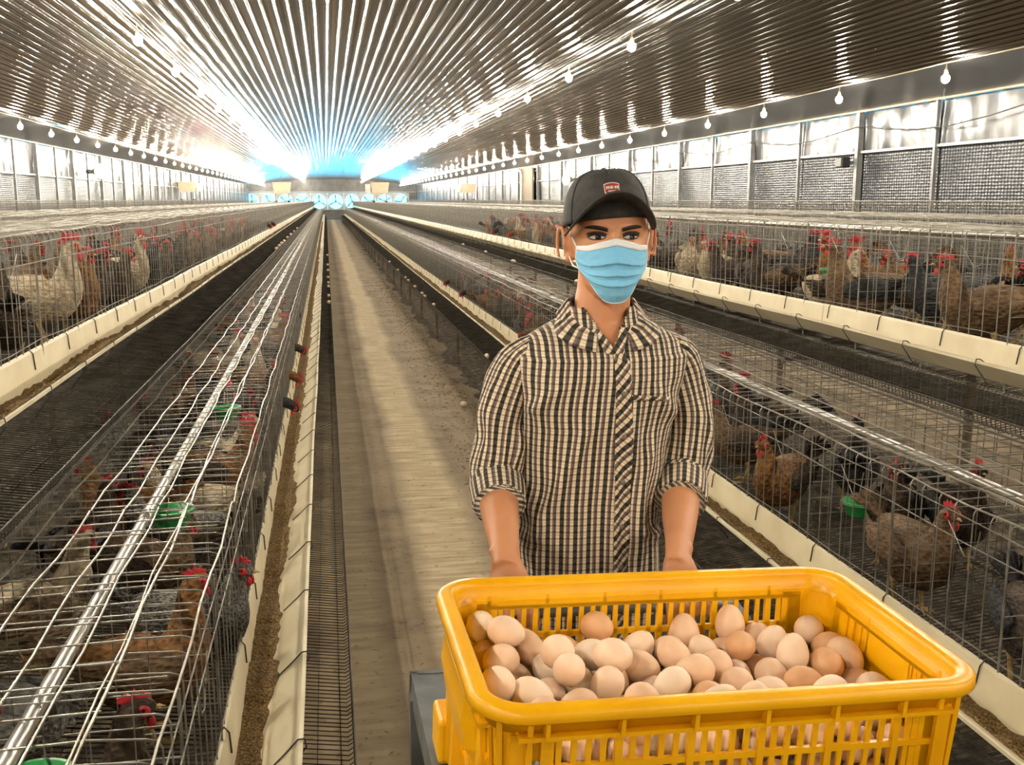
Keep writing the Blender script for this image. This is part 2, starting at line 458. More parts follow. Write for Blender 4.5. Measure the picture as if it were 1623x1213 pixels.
def sec_floor(s, r, tray=True):
    mb = MB(); n = int(SEC / .022)
    for k in range(n):
        y = (k + .5) * SEC / n + jit(r, .002)
        pts = [(s * DEPTH, y, floor_h(DEPTH)), (0, y, floor_h(0))]
        mb.tube(pts, .0027, 3, False)
        if tray: mb.tube([pts[1], (s * -(TRAYX - .012), y, floor_h(-TRAYX)), (s * -TRAYX, y, -.022), (s * -(TRAYX + .004), y, .006)], .0019, 3, False)
    xs = (.62, .5, .38, .26, .14, .03, -.05, -.12, -.19) if tray else (.62, .5, .38, .26, .14, .03)
    for x in xs:
        mb.tube([(s * x, 0, floor_h(x) - .003), (s * x, SEC / 2, floor_h(x) - .006 + jit(r, .003)), (s * x, SEC, floor_h(x) - .003)], .0018, 4, False)
    if tray:
        for x, z in ((-TRAYX - .004, .007), (-TRAYX - .001, -.020), (-TRAYX + .03, -.029)):
            mb.tube([(s * x, q * SEC / 4, z + (0 if q in (0, 4) else jit(r, .003))) for q in range(5)], .0021, 4, False)
    return mb
def grid_wall(s, y, r):
    mb = MB()
    x = .0
    while x <= DEPTH + .001:
        mb.tube([(s * x, y, floor_h(x)), (s * x, y + jit(r, .005), TOPZ)], .0014, 4, False); x += .066
    z = .10
    while z < TOPZ:
        mb.tube([(0, y, z), (s * DEPTH, y, z + jit(r, .004))], .0014, 4, False); z += .055
    mb.tube([(s * -.003, y, .02), (s * -.003, y, TOPZ)], .003, 5)
    return mb
def sec_back(s, r):
    mb = MB(); y = 0
    while y < SEC:
        mb.tube([(s * DEPTH, y, .07), (s * DEPTH, y + jit(r, .004), TOPZ)], .0014, 4, False); y += .07
    z = .12
    while z < TOPZ:
        mb.tube([(s * DEPTH, 0, z), (s * DEPTH, SEC, z)], .0014, 4, False); z += .075
    return mb
def joined(*mbs):
    o = MB()
    for m in mbs: o.add(m.v, m.f)
    return o
SECM = {}
for s in (-1, 1):
    for v in range(3):
        r = random.Random(100 * v + s)
        fr, to, fl, bk = sec_front(s, r), sec_top(s, r, DEPTH), sec_floor(s, r), sec_back(s, r)
        pa = [grid_wall(s, k * .5, r) for k in range(4)]
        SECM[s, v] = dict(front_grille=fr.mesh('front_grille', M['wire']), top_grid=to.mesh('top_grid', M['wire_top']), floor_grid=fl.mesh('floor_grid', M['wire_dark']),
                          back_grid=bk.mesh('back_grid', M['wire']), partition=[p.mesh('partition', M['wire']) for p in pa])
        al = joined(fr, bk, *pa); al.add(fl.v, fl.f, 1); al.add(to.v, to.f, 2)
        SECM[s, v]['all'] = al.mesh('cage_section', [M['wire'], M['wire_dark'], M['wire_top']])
ROW_Y0 = -1.45
def cage_row(x, s, z, label, y0, y1, detail_to=0.0, rz=0):
    """x = plane of the row's front, s = +1 when the cage lies towards +x of it"""
    root = empty('wire_cage_row', (x, 0, z)); tag(root, label, 'cage')
    y = y0; k = 0
    while y < y1 - .1:
        d = SECM[s, k % 3]
        if y < detail_to:
            sec = obj('cage_section', d['top_grid'], root, (0, y, 0))
            for nm in ('front_grille', 'floor_grid', 'back_grid'): obj(nm, d[nm], sec)
            for p in d['partition']: obj('partition', p, sec)
        else:
            obj('cage_section', d['all'], root, (0, y, 0))
        y += SEC; k += 1
    return root
ZL, ZU = 0.36, 1.0
LF, RF = -0.25, 1.546            # front planes of the lower tiers
LU, RU = -0.93, 2.226            # front planes of the upper tiers
TIERS = {'LL': (LF, -1, ZL), 'RL': (RF, 1, ZL), 'LU': (LU, -1, ZU), 'RU': (RU, 1, ZU)}
cage_row(LF, -1, ZL, 'long lower row of wire cages on the left of the aisle', ROW_Y0, 88, 12)
cage_row(RF, 1, ZL, 'long lower row of wire cages on the right of the aisle', ROW_Y0, 88, 12)
cage_row(LU, -1, ZU, 'raised row of wire cages behind the lower left row', ROW_Y0, 88, 12)
cage_row(RU, 1, ZU, 'raised row of wire cages behind the lower right row', ROW_Y0, 88, 12)
# rows back to back with the raised ones, and the rows along the walls
cage_row(LU - 1.36, 1, ZU + .02, 'raised cage row back to back with the left one, seen edge-on', 2.55, 88)
cage_row(RU + 1.36, -1, ZU + .02, 'raised cage row back to back with the right one, seen edge-on', 0.55, 88)
cage_row(LU - 2.04, 1, ZL, 'lower cage row on the far side of the left rows', 2.55, 16)
cage_row(RU + 2.04, -1, ZL, 'lower cage row on the far side of the right rows', 2.55, 18)
cage_row(XL + .75, -1, ZU + .09, 'raised cage row along the left wall', 10.55, 88)
cage_row(XR - .75, 1, ZU + .09, 'raised cage row along the right wall', 4.55, 88)

# frames that carry the rows: legs under the egg trays and posts further back
def leg_mesh(h, w=.028):
    mb = MB(); mb.box((0, 0, h / 2), (w, w, h)); mb.box((0, 0, .01), (w * 1.6, w * 1.6, .02)); return mb.mesh('leg', M['post_brown'])
leg_low, leg_mid, leg_high = leg_mesh(ZL - .035), leg_mesh(ZL + .05), leg_mesh(ZU + .02)
for nm, s, xf, xu, side in (('L', -1, LF, LU, 'left'), ('R', 1, RF, RU, 'right')):
    fr = empty('cage_frame', (xf, 0, 0)); tag(fr, 'brown steel frame of legs and rails under the cages on the %s' % side, 'frame')
    y = 8.28 - 4 * 2.03
    while y < 88:
        obj('leg', leg_low, fr, (-s * (TRAYX - .01 if s > 0 else .10), y, 0))
        if y < 40:
            obj('leg', leg_mid, fr, (s * (DEPTH - .02), y, 0)); obj('leg', leg_high, fr, (xu - xf + s * (DEPTH + .02), y, 0))
            mb = MB(); mb.tube([(-s * (TRAYX - .01 if s > 0 else .10), y, ZL - .05), (s * (DEPTH - .02), y, ZL - .01)], .012, 4); mb.build('cross_rail', M['post_brown'], fr)
            mb = MB(); mb.tube([(xu - xf - s * (TRAYX - .02), y, ZU - .05), (xu - xf + s * (DEPTH + .02), y, ZU + .03)], .012, 4); mb.build('cross_rail', M['post_brown'], fr)
        y += 2.03
    mb = MB(); mb.tube([(s * (DEPTH - .02), ROW_Y0, ZL + .05), (s * (DEPTH - .02), 88, ZL + .05)], .010, 4); mb.build('long_rail', M['post_brown'], fr)
    mb = MB(); mb.tube([(xu - xf - s * (TRAYX - .02), ROW_Y0, ZU - .045), (xu - xf - s * (TRAYX - .02), 88, ZU - .045)], .004, 4); mb.build('long_rail', M['wire_dark'], fr)

# water pipes
for (x, s, z), lab in zip(TIERS.values(), ('lying on the lower left cages', 'lying on the lower right cages', 'on the raised left cages', 'on the raised right cages')):
    mb = MB()
    for y0 in [ROW_Y0 + 4.0 * k for k in range(23)]:
        mb.tube([(x + s * .208, y0 + q + .0, z + TOPZ - .022 + .003 * sin(y0 + q)) for q in (0, 1, 2, 3, 3.995)], .0135, 10, False)
        mb.tube([(x + s * .208, y0 + 3.95, z + TOPZ - .022), (x + s * .208, y0 + 4.03, z + TOPZ - .022)], .0155, 10)
    p = mb.build('water_pipe', M['pipe'], None, True); tag(p, 'long grey steel water pipe ' + lab, 'pipe')

# ------------------------------------------------------------------ feed troughs
t = NT('brown_feed'); co = t.coord('Object')
n1 = t.n('ShaderNodeTexNoise'); n1.inputs['Scale'].default_value = 160; n1.inputs['Detail'].default_value = 3; t.l(co, n1.inputs[0])
t.l(t.ramp(n1.outputs[0], [(0.35, (0.05, 0.028, 0.008)), (0.5, (0.17, 0.10, 0.028)), (0.66, (0.36, 0.225, 0.07))]), t.b.inputs['Base Color'])
t.b.inputs['Roughness'].default_value = 0.9; t.bump(n1.outputs[0], 0.9, 0.006); M['feed'] = t.m
TPROF = [(-.163, .128), (-.163, .137), (-.154, .136), (-.062, .068), (-.05, .062), (-.024, .062), (-.014, .07), (-.006, .172), (-.004, .180), (.003, .180), (.003, .172), (-.006, .064), (-.018, .055), (-.05, .055), (-.066, .061)]
def trough(key, feed, label, feed_on):
    x, s, z = TIERS[key]
    root = empty('feed_trough', (x, 0, z)); tag(root, label, 'trough')
    y = ROW_Y0; k = 0
    r = random.Random(key)
    wob = lambda y: (.006 * nz(y * .7, x, 0), .006 * nz(y * .6, x, 5))
    while y < 87:
        L = 2.9
        mb = MB(); rr = []
        nq = 10 if y < 30 else 2
        for q in range(nq + 1):
            yy = y + L * q / nq + (.004 if q == 0 else 0); wx, wz = wob(yy)
            rr.append([(s * (a + wx), yy, b + wz + (.0015 if k % 2 else 0)) for a, b in TPROF])
        if s > 0: rr = [r0[::-1] for r0 in rr]
        mb.rings(rr, True); mb.build('trough_section', M['trough'], root, False)
        y += L; k += 1
    y = .35
    while y < 26:                              # wire hooks that hold the trough
        wx, wz = wob(y)
        mb = MB()
        mb.tube([(s * (.006 + wx), y, .13), (s * (.008 + wx), y, .176 + wz), (s * (0 + wx), y, .187 + wz), (s * (-.010 + wx), y + .003, .172 + wz), (s * (-.012 + wx), y + .012, .12 + wz)], .0021, 5)
        mb.build('hook', M['wire_dark'], root)
        mb = MB()
        mb.tube([(s * (-.09 + wx), y - .03, .094 + wz), (s * (-.13 + wx), y - .01, .124 + wz), (s * (-.152 + wx), y, .143 + wz), (s * (-.166 + wx), y, .144 + wz), (s * (-.170 + wx), y, .125 + wz), (s * (-.12 + wx), y, .06 + wz)], .0021, 5)
        mb.build('hook', M['wire_dark'], root)
        y += .43 + .02 * r.random()
    if feed_on:
        mb = MB(); rr = []; y = ROW_Y0
        while y < 60:
            st = .012 if y < 6 else (.05 if y < 18 else .5)
            wx, wz = wob(y)
            lev = .083 + .018 * nz(y * 1.3, x, 2) + .012 * nz(y * 5, x, 8) + .008 * nz(y * 19, x, 3)
            lev = max(.0605, min(.106, lev))
            x0 = -.011 - (lev - .062) * -.0; x1 = -.055 - (lev - .062) * 1.30
            row = []
            for a in range(8):
                q = a / 7
                row.append((s * (lerp(-.0125, x1, q) + wx), y, lev + wz + (.006 * nz(y * 40, q * 9, 1) + .004 * nz(y * 13, q * 4, 6)) * sin(pi * q) - .002))
            rr.append(row); y += st
        mb.rings(rr, False, 0, False); f = mb.build('feed', M['feed'], root, True); f['kind'] = 'stuff'
    return root
trough('LL', 1, 'cream feed trough full of brown feed, beside the bare aisle on the left', True)
trough('LU', 1, 'cream feed trough with brown feed under the raised left cages', True)
trough('RL', 1, 'cream feed trough of the lower right cages, passing behind the person', True)
trough('RU', 1, 'cream feed trough below the raised right cages', True)

# ------------------------------------------------------------------ litter under the cages
t = NT('dark_litter'); co = t.coord('Object')
n1 = t.n('ShaderNodeTexNoise'); n1.inputs['Scale'].default_value = 18; n1.inputs['Detail'].default_value = 8; t.l(co, n1.inputs[0])
t.l(t.ramp(n1.outputs[0], [(0.32, (0.018, 0.012, 0.007)), (0.52, (0.075, 0.054, 0.031)), (0.70, (0.20, 0.150, 0.090))]), t.b.inputs['Base Color'])
t.b.inputs['Roughness'].default_value = 0.95; t.bump(n1.outputs[0], 1.0, 0.03); M['litter'] = t.m
for s, xa, xb, lab in ((1, 1.06, 3.75, 'dark droppings and litter heaped under the right cages'), (-1, -.22, -3.2, 'dark droppings and litter heaped under the left cages')):
    mb = MB(); rr = []; y = ROW_Y0
    while y < 88:
        st = .07 if y < 14 else (.3 if y < 40 else 3)
        row = []
        for a in range(17):
            q = a / 16; xx = lerp(xa, xb, q)
            e = min(1, q * (5 if s < 0 else 3.2)) * min(1, (1 - q) * 5)
            row.append((xx + (.12 * nz(y * .9, 3, s) + .07 * nz(y * 3.1, 8, s)) * (q < .15) * (s > 0), y, -.012 + e * (.05 + .07 * abs(nz(xx * 2.5, y * 1.6, 1))) + .03 * nz(xx * 9, y * 9, 5) * e))
        rr.append(row if s > 0 else row[::-1]); y += st
    mb.rings(rr, False, 0, False); o = mb.build('litter', M['litter'], None, True); tag(o, lab, 'litter', None, 'stuff')
# loose bits: straw, husks and flakes strewn at the foot of the right row
M['flake'] = mat('dry_flakes', (0.30, 0.22, 0.12), 0.9, 0, (0.10, 0.065, 0.03), 3, kind='Object')
mb = MB(); r = random.Random(5)
for k in range(7500):
    y = 3.0 + 19 * r.random() ** 1.4
    q = r.random() ** 1.7
    x = 1.42 - .66 * q + (.5 * r.random() if q < .4 else 0)
    if x < .66 and r.random() < .6: continue
    a = r.uniform(0, pi); l = r.uniform(.005, .022) * (1.7 if r.random() < .06 else 1); w = r.uniform(.002, .008); z = r.uniform(.0, .006) + (.05 * max(0, x - 1.2) if x > 1.2 else 0) + .002
    ca, sa = cos(a), sin(a); hz = r.uniform(0, .007)
    mb.add([(x - ca * l, y - sa * l, z), (x + sa * w, y - ca * w, z + hz), (x + ca * l, y + sa * l, z + hz * .5), (x - sa * w, y + ca * w, z + hz)], [(0, 1, 2), (0, 2, 3)])
for k in range(420):
    x = r.uniform(.04, 1.1); y = 1.2 + 14 * r.random() ** 1.3
    a = r.uniform(0, pi); l = r.uniform(.004, .013); w = r.uniform(.002, .005); z = .002; hz = r.uniform(.001, .005)
    ca, sa = cos(a), sin(a)
    mb.add([(x - ca * l, y - sa * l, z), (x + sa * w, y - ca * w, z + hz), (x + ca * l, y + sa * l, z + hz * .5), (x - sa * w, y + ca * w, z + hz)], [(0, 1, 2), (0, 2, 3)])
o = mb.build('debris', M['flake']); tag(o, 'loose straw and husk debris scattered on the concrete by the right legs', 'debris', None, 'stuff')
# ------------------------------------------------------------------ cart, crate and eggs
CR = Matrix.Translation((0.4527, 1.2134, 1.10)) @ Matrix.Rotation(radians(1.3), 4, 'Z') @ Matrix.Rotation(radians(2.2), 4, 'Y') @ Matrix.Rotation(radians(0.8), 4, 'X')
A, B, RC = 0.314, 0.198, 0.062          # outer half length, half width of the rim and its corner radius
CH = 0.245                              # crate height
def rrect(a, b, r, n=10):
    """rounded rectangle path: list of (x, y, nx, ny)"""
    out = []
    for cx, cy, a0 in ((a - r, b - r, 0), (-(a - r), b - r, 90), (-(a - r), -(b - r), 180), (a - r, -(b - r), 270)):
        for k in range(n + 1):
            w = radians(a0 + 90 * k / n); out.append((cx + r * cos(w), cy + r * sin(w), cos(w), sin(w)))
    return out
def sweep(mb, path, prof, closed=True):
    rr = [[(x + nx * o, y + ny * o, z) for o, z in prof] for x, y, nx, ny in path]
    if closed: rr.append(rr[0])
    mb.rings(rr, False)
crate = empty('egg_crate'); crate.matrix_world = CR
tag(crate, 'yellow slotted plastic crate heaped with eggs in the foreground', 'crate')
TH = .0035
def off(z): return -.018 + z * .055     # wall leans in towards the base (z <= 0)
# rim: rolled lip
mb = MB(); path = rrect(A, B, RC)
sweep(mb, path, [(-.022, -.038), (-.0235, -.008), (-.021, -.002), (-.015, .0), (-.004, -.001), (.001, -.005), (.002, -.016), (-.001, -.0185), (-.009, -.016), (-.0115, -.018), (-.0185, -.038), (-.022, -.038)])
mb.build('rim', M['yellow'], crate, True)
# corner shells
for q in range(4):
    mb = MB(); n = 10; seg = path[q * (n + 1):(q + 1) * (n + 1)]
    def ext(p, sgn):  # continue the shell a little along the straight sides
        return (p[0] - sgn * p[3] * .03, p[1] + sgn * p[2] * .03, p[2], p[3])
    seg = [ext(seg[0], -1)] + seg + [ext(seg[-1], 1)]
    rr = []
    for x, y, nx, ny in seg:
        pr = [(off(-.034), -.034), (off(-CH), -CH), (off(-CH) - TH, -CH), (off(-.034) - TH, -.034)]
        rr.append([(x + nx * o, y + ny * o, z) for o, z in pr] )
    rr = [r0 + [r0[0]] for r0 in rr]
    mb.rings(rr, True, 0, False)
    # outside strengthening ribs on the corner
    for x, y, nx, ny in (seg[1], seg[len(seg) // 2], seg[-2]):
        mb.tube([(x + nx * (off(-.02) + .004), y + ny * (off(-.02) + .004), -.02), (x + nx * (off(-CH) + .003), y + ny * (off(-CH) + .003), -CH)], .0045, 4)
    mb.build('corner', M['yellow'], crate, False)
# slotted walls.  u runs along the wall, d is the outward direction
def wall(name, length, to_local, groups, solid_groups):
    mb = MB()
    def slab(u0, u1, z0, z1, th=TH, extra=0.0):
        vs = []
        for z in (z0, z1):
            o = off(z)
            for u in (u0, u1):
                for d in (o - th, o + extra): vs.append(to_local(u, d, z))
        mb.add(vs, [(0, 1, 3, 2), (4, 6, 7, 5), (0, 4, 5, 1), (2, 3, 7, 6), (0, 2, 6, 4), (1, 5, 7, 3)])
    h = length / 2
    slab(-h, h, -.043, -.030)                       # band under the lip
    slab(-h, h, -.0435, -.038, TH, .012)            # ledge
    rows = [(-.066, -.118), (-.126, -.172), (-.180, -.226)]
    for z0, z1 in ((-.080, -.088), (-.130, -.138), (-.182, -.190), (-.228, -CH)):
        slab(-h, h, z1, z0, TH, .0025)
    for u0, u1 in solid_groups:
        slab(u0, u1, -CH, -.04)
    for u0, u1 in groups:
        n = max(1, round((u1 - u0) / .0172)); p = (u1 - u0) / n
        for k in range(n + 1):
            u = u0 + k * p
            big = k % 5 == 0
            w = .0085 if big else .0066
            slab(u - w / 2, u + w / 2, -CH, -.042, TH, .004 if big else .0006)
            if big:
                slab(u - .0025, u + .0025, -.040, -.014, TH, .014)
    mb.build(name, M['yellow'], crate)
LX, LY = 2 * (A - RC), 2 * (B - RC)
fr_g = [(-LX / 2 + .018, LX / 2 - .018)]
fr_s = [(-LX / 2 - .02, -LX / 2 + .018), (LX / 2 - .018, LX / 2 + .02)]
wall('front_wall', LX + .03, lambda u, d, z: (u, -B - d, z), fr_g, fr_s)
wall('back_wall', LX + .03, lambda u, d, z: (u, B + d, z), fr_g, fr_s)
sd_g = [(.045, .122), (-.122, -.062)]
sd_s = [(-.062, .045), (.122, LY / 2 + .02), (-LY / 2 - .02, -.122)]
wall('side_wall', LY + .03, lambda u, d, z: (A + d, u, z), sd_g, sd_s)
wall('side_wall', LY + .03, lambda u, d, z: (-A - d, u, z), sd_g, sd_s)
mb = MB(); mb.box((0, 0, -CH + .003), (2 * A - .06, 2 * B - .06, .006)); mb.build('base', M['yellow'], crate)
# moulded grip and foot blocks on the short sides
for s in (-1, 1):
    mb = MB(); rr = []
    for u, w in ((-.10, .3), (-.088, 1), (.0, 1.06), (.088, 1), (.10, .3)):
        prof = [(off(-.03), -.028), (off(-.03) + .016 * w, -.034), (off(-.06) + .021 * w, -.07), (off(-.1) + .018 * w, -.10 - .02 * (1 - abs(u) * 9)), (off(-.12) + .004, -.125 - .02 * (1 - abs(u) * 9)), (off(-.12), -.14)]
        rr.append([(s * (A + o), u, z) for o, z in prof])
    mb.rings(rr if s < 0 else [q[::-1] for q in rr], True, 0, True); mb.build('grip', M['yellow'], crate, False)
    for u in (-.118, -.062, .062, .118):
        mb = MB(); rr = []
        for z, o in ((-.03, .003), (-.12, .010), (-.17, .014), (-.235, .019), (-CH, .012)):
            rr.append([(s * (A + off(z) - .001), u - .012, z), (s * (A + off(z) + o), u - .008, z), (s * (A + off(z) + o), u + .008, z), (s * (A + off(z) - .001), u + .012, z)])
        mb.rings(rr, True); mb.build('side_rib', M['yellow'], crate)
    mb = MB(); mb.box((s * (A - .018), .145, -CH + .034), (.030, .07, .066)); bv = mb.build('foot_block', M['yellow'], crate)
    m = bv.modifiers.new('bevel', 'BEVEL'); m.width = .006; m.segments = 2
# torn label remains on the front corner
t = NT('torn_label'); co = t.coord('Object'); n1 = t.n('ShaderNodeTexNoise'); n1.inputs['Scale'].default_value = 240; n1.inputs['Detail'].default_value = 2; t.l(t.coord('Object', (1, 1, .25)), n1.inputs[0])
t.l(t.ramp(n1.outputs[0], [(0.42, (0.16, 0.14, 0.12)), (0.55, (0.50, 0.46, 0.40))]), t.b.inputs['Base Color']); t.b.inputs['Roughness'].default_value = 0.8; M['torn'] = t.m
mb = MB(); rr = []
out = [(-.011, -.074), (.010, -.072), (.012, -.10), (.010, -.118), (.004, -.126), (-.004, -.122), (-.006, -.10), (-.012, -.09)]
zf = lambda z: -B - off(z) - .0012
vs = [(-A + .074 + x, zf(z), z) for x, z in out] + [(-A + .074 + x, zf(z) + .0012, z) for x, z in out]
nn_ = len(out)
mb.add(vs, [tuple(range(nn_))] + [(k, nn_ + k, nn_ + (k + 1) % nn_, (k + 1) % nn_) for k in range(nn_)])
lb = mb.build('torn_label', M['torn'], crate); lb['label'] = 'torn grey remains of a paper label'

# eggs: dropped one by one onto the lowest free spot
t = NT('eggshell'); oi = t.n('ShaderNodeObjectInfo')
n1 = t.n('ShaderNodeTexNoise'); n1.inputs['Scale'].default_value = 26; n1.inputs['Detail'].default_value = 4; t.l(t.coord('Object'), n1.inputs[0])
cc = oi.outputs['Color']
sp = t.ramp(n1.outputs[0], [(0.3, (0.93, 0.92, 0.90)), (0.6, (1, 1, 1))])
t.l(t.mix(1.0, cc, sp, 'MULTIPLY'), t.b.inputs['Base Color']); t.b.inputs['Roughness'].default_value = 0.45
t.b.inputs['Subsurface Weight'].default_value = 0.0; t.b.inputs['Specular IOR Level'].default_value = 0.35
M['egg'] = t.m
def egg_mesh(a, b):
    mb = MB(); prof = []
    for i in range(13):
        w = pi * (0.012 + .976 * i / 12); h = -cos(w)
        prof.append((b * sin(w) * (1 - .11 * h), a * h))
    mb.lathe(prof, 18); return mb.mesh('egg', M['egg'], True)
EGG = [egg_mesh(.0282, .0220), egg_mesh(.0292, .0225), egg_mesh(.0270, .0220)]
r = random.Random(21)
IA, IB, ER = A - .031, B - .031, .0226
placed = []
ZB = -CH + .008
def drop_z(x, y):
    z = ZB + ER
    for px, py, pz in placed:
        d2 = (px - x) ** 2 + (py - y) ** 2
        if d2 < 4 * ER * ER:
            z = max(z, pz + sqrt(4 * ER * ER - d2))
    return z
egg_objs = []
for k in range(288):
    best = None
    for q in range(46):
        x = r.uniform(-IA + ER, IA - ER); y = r.uniform(-IB + ER, IB - ER)
        z = drop_z(x, y)
        cost = z + .05 * x + .0 * y + (.0 if k > 20 else 0)
        if best is None or cost < best[0]: best = (cost, x, y, z)
    placed.append(best[1:])
for k, (x, y, z) in enumerate(placed):
    o = obj('egg', EGG[k % 3])
    th = radians(90) + r.gauss(0, .55)
    o.matrix_world = CR @ Matrix.Translation((x, y, z)) @ Matrix.Rotation(r.uniform(0, 2 * pi), 4, 'Z') @ Matrix.Rotation(th, 4, 'X') @ Matrix.Scale(r.uniform(.96, 1.05), 4)
    tone = r.choices(range(4), (1, 3, 4, 2))[0]
    b0 = [(0.76, 0.42, 0.21), (0.88, 0.58, 0.37), (0.93, 0.68, 0.48), (0.95, 0.76, 0.56)][tone]; j_ = r.uniform(.96, 1.04)
    o.color = (min(1, b0[0] * j_), b0[1] * j_, b0[2] * j_, 1)
    fx = (x + IA) / (2 * IA); fy = (y + IB) / (2 * IB)
    col_ = ['far left', 'left', 'middle', 'right', 'far right'][min(4, int(fx * 5))]; row_ = ['front', 'centre', 'back'][min(2, int(fy * 3))]
    top_ = not any((px - x) ** 2 + (py - y) ** 2 < (1.6 * ER) ** 2 and pz_ > z + .2 * ER for px, py, pz_ in placed)
    tag(o, '%s egg %s the heap, %s of the %s row' % (['deep brown', 'light brown', 'peach', 'pale cream'][tone], 'on top of' if top_ else 'buried in', col_, row_), 'egg', 'eggs heaped in the yellow crate')

# cart under the crate
cart = empty('push_cart', (0.4527, 1.2134, 0)); tag(cart, 'grey steel push cart carrying the yellow crate', 'cart')
pz = 1.10 - CH
rot = CR.to_3x3()
mb = MB(); ctr = rot @ Vector((0, .088, -CH - .004)) + Vector((0, 0, 1.10))
mb.box(ctr - rot @ Vector((0, 0, .004)), (.625, .63, .008), rot); mb.build('platform', M['cart'], cart)
for s in (-1, 1):
    mb = MB(); mb.box(ctr + rot @ Vector((s * .312, 0, -.022)), (.012, .64, .045), rot); mb.build('edge_rail', M['cart'], cart)
    mb = MB(); mb.box(ctr + rot @ Vector((0, s * .318, -.022)), (.64, .012, .045), rot); mb.build('edge_rail', M['cart'], cart)
    for s2 in (-1, 1):
        top = ctr + rot @ Vector((s * .302, s2 * .297, -.03))
        mb = MB(); mb.box((top.x, top.y, (top.z + .11) / 2), (.04, .04, top.z - .11)); mb.build('leg', M['cart'], cart)
        mb = MB(); mb.tube([(top.x - .02, top.y, .06), (top.x + .02, top.y, .06)], .058, 16); mb.build('wheel', M['rubber'], cart, True)
        mb = MB(); mb.box((top.x, top.y, .10), (.055, .03, .05)); mb.build('caster_fork', M['cart'], cart)
mb = MB(); mb.box((0, .05, .28), (.64, .50, .012)); mb.build('lower_shelf', M['cart'], cart)
HY = .40   # handle, relative to the cart
mb = MB(); mb.tube([(-.25, .385, .80), (-.25, HY - .005, .93), (-.225, HY, .965), (.225, HY, .955), (.25, HY - .005, .92), (.25, .385, .80)], .013, 10); mb.build('push_handle', M['cart'], cart, True)
# ------------------------------------------------------------------ the person pushing the cart
PX, PY = 0.515, 1.92
t = NT('skin'); co = t.coord('Object')
n1 = t.n('ShaderNodeTexNoise'); n1.inputs['Scale'].default_value = 9; n1.inputs['Detail'].default_value = 5; t.l(co, n1.inputs[0])
n2 = t.n('ShaderNodeTexNoise'); n2.inputs['Scale'].default_value = 130; n2.inputs['Detail'].default_value = 2; t.l(co, n2.inputs[0])
t.l(t.ramp(n1.outputs[0], [(0.3, (0.56, 0.235, 0.105)), (0.7, (0.63, 0.285, 0.135))]), t.b.inputs['Base Color'])
t.b.inputs['Roughness'].default_value = 0.5; t.b.inputs['Subsurface Weight'].default_value = 0.12
t.b.inputs['Subsurface Radius'].default_value = (0.012, 0.004, 0.002); t.b.inputs['Subsurface Scale'].default_value = 0.6
t.bump(n2.outputs[0], 0.08, 0.002); M['skin'] = t.m
# checked shirt cloth: dark, cream and mauve warp stripes crossed by fine brown weft lines (UV in metres)
def check_cloth(name, rot=0.0):
    t = NT(name)
    uv = t.n('ShaderNodeUVMap'); mp = t.n('ShaderNodeMapping'); mp.inputs['Rotation'].default_value = (0, 0, rot)
    t.l(uv.outputs[0], mp.inputs[0])
    sx = t.n('ShaderNodeSeparateXYZ'); t.l(mp.outputs[0], sx.inputs[0])
    u = t.math('FRACT', t.math('DIVIDE', sx.outputs[0], 0.0262))
    v = t.math('FRACT', t.math('DIVIDE', sx.outputs[1], 0.0126))
    cream, black, mauve = (0.80, 0.68, 0.48), (0.011, 0.012, 0.011), (0.12, 0.085, 0.09)
    r1 = t.n('ShaderNodeValToRGB'); r1.color_ramp.interpolation = 'LINEAR'
    e = r1.color_ramp.elements
    stops = [(0.0, black), (0.29, black), (0.31, cream), (0.44, cream), (0.47, (0.20, 0.15, 0.145)), (0.58, mauve), (0.62, (0.07, 0.05, 0.05)), (0.71, (0.07, 0.05, 0.05)), (0.74, cream), (0.97, cream), (1.0, black)]
    while len(e) < len(stops): e.new(0.5)
    for k, (p, c) in enumerate(stops): e[k].position = p; e[k].color = (*c, 1)
    t.l(u, r1.inputs[0])
    wl = t.ramp(v, [(0.0, (0.62, 0.52, 0.45)), (0.24, (0.62, 0.52, 0.45)), (0.33, (1, 1, 1)), (0.56, (1, 1, 1)), (0.62, (0.84, 0.74, 0.68)), (0.76, (0.84, 0.74, 0.68)), (0.82, (1, 1, 1)), (0.95, (1, 1, 1)), (1.0, (0.62, 0.52, 0.45))])
    # the weft also shows as pale threads across the black warp stripes
    c = t.mix(1.0, r1.outputs[0], wl, 'MULTIPLY')
    wv = t.math('GREATER_THAN', v, 0.40)
    c = t.mix(t.math('MULTIPLY', wv, 0.05), c, cream)
    t.l(c, t.b.inputs['Base Color']); t.b.inputs['Roughness'].default_value = 0.85
    t.b.inputs['Sheen Weight'].default_value = 0.1
    n = t.n('ShaderNodeTexNoise'); n.inputs['Scale'].default_value = 55; n.inputs['Detail'].default_value = 3
    t.l(t.coord('Object'), n.inputs[0]); t.bump(n.outputs[0], 0.12, 0.004)
    return t.m
M['check'] = check_cloth('checked_cotton'); M['check_bias'] = check_cloth('checked_cotton_bias', radians(42))
M['check_in'] = mat('dark_collar_lining', (0.03, 0.03, 0.045), 0.85, 0, (0.10, 0.10, 0.12), 90, lo=.5, hi=.7)
M['cap'] = mat('black_cap_cloth', (0.045, 0.042, 0.038), 0.8, 0, (0.028, 0.026, 0.024), 60, bump=0.15, bscale=300)
M['hair'] = mat('black_hair', (0.012, 0.010, 0.009), 0.6)
M['trousers'] = mat('dark_trousers', (0.03, 0.033, 0.045), 0.85, 0, (0.02, 0.022, 0.03), 12)
M['shoe'] = mat('brown_sandal', (0.05, 0.035, 0.025), 0.6)
M['mask'] = mat('blue_mask', (0.22, 0.56, 0.80), 0.75, 0, (0.19, 0.51, 0.76), 14, bump=0.1, bscale=400)
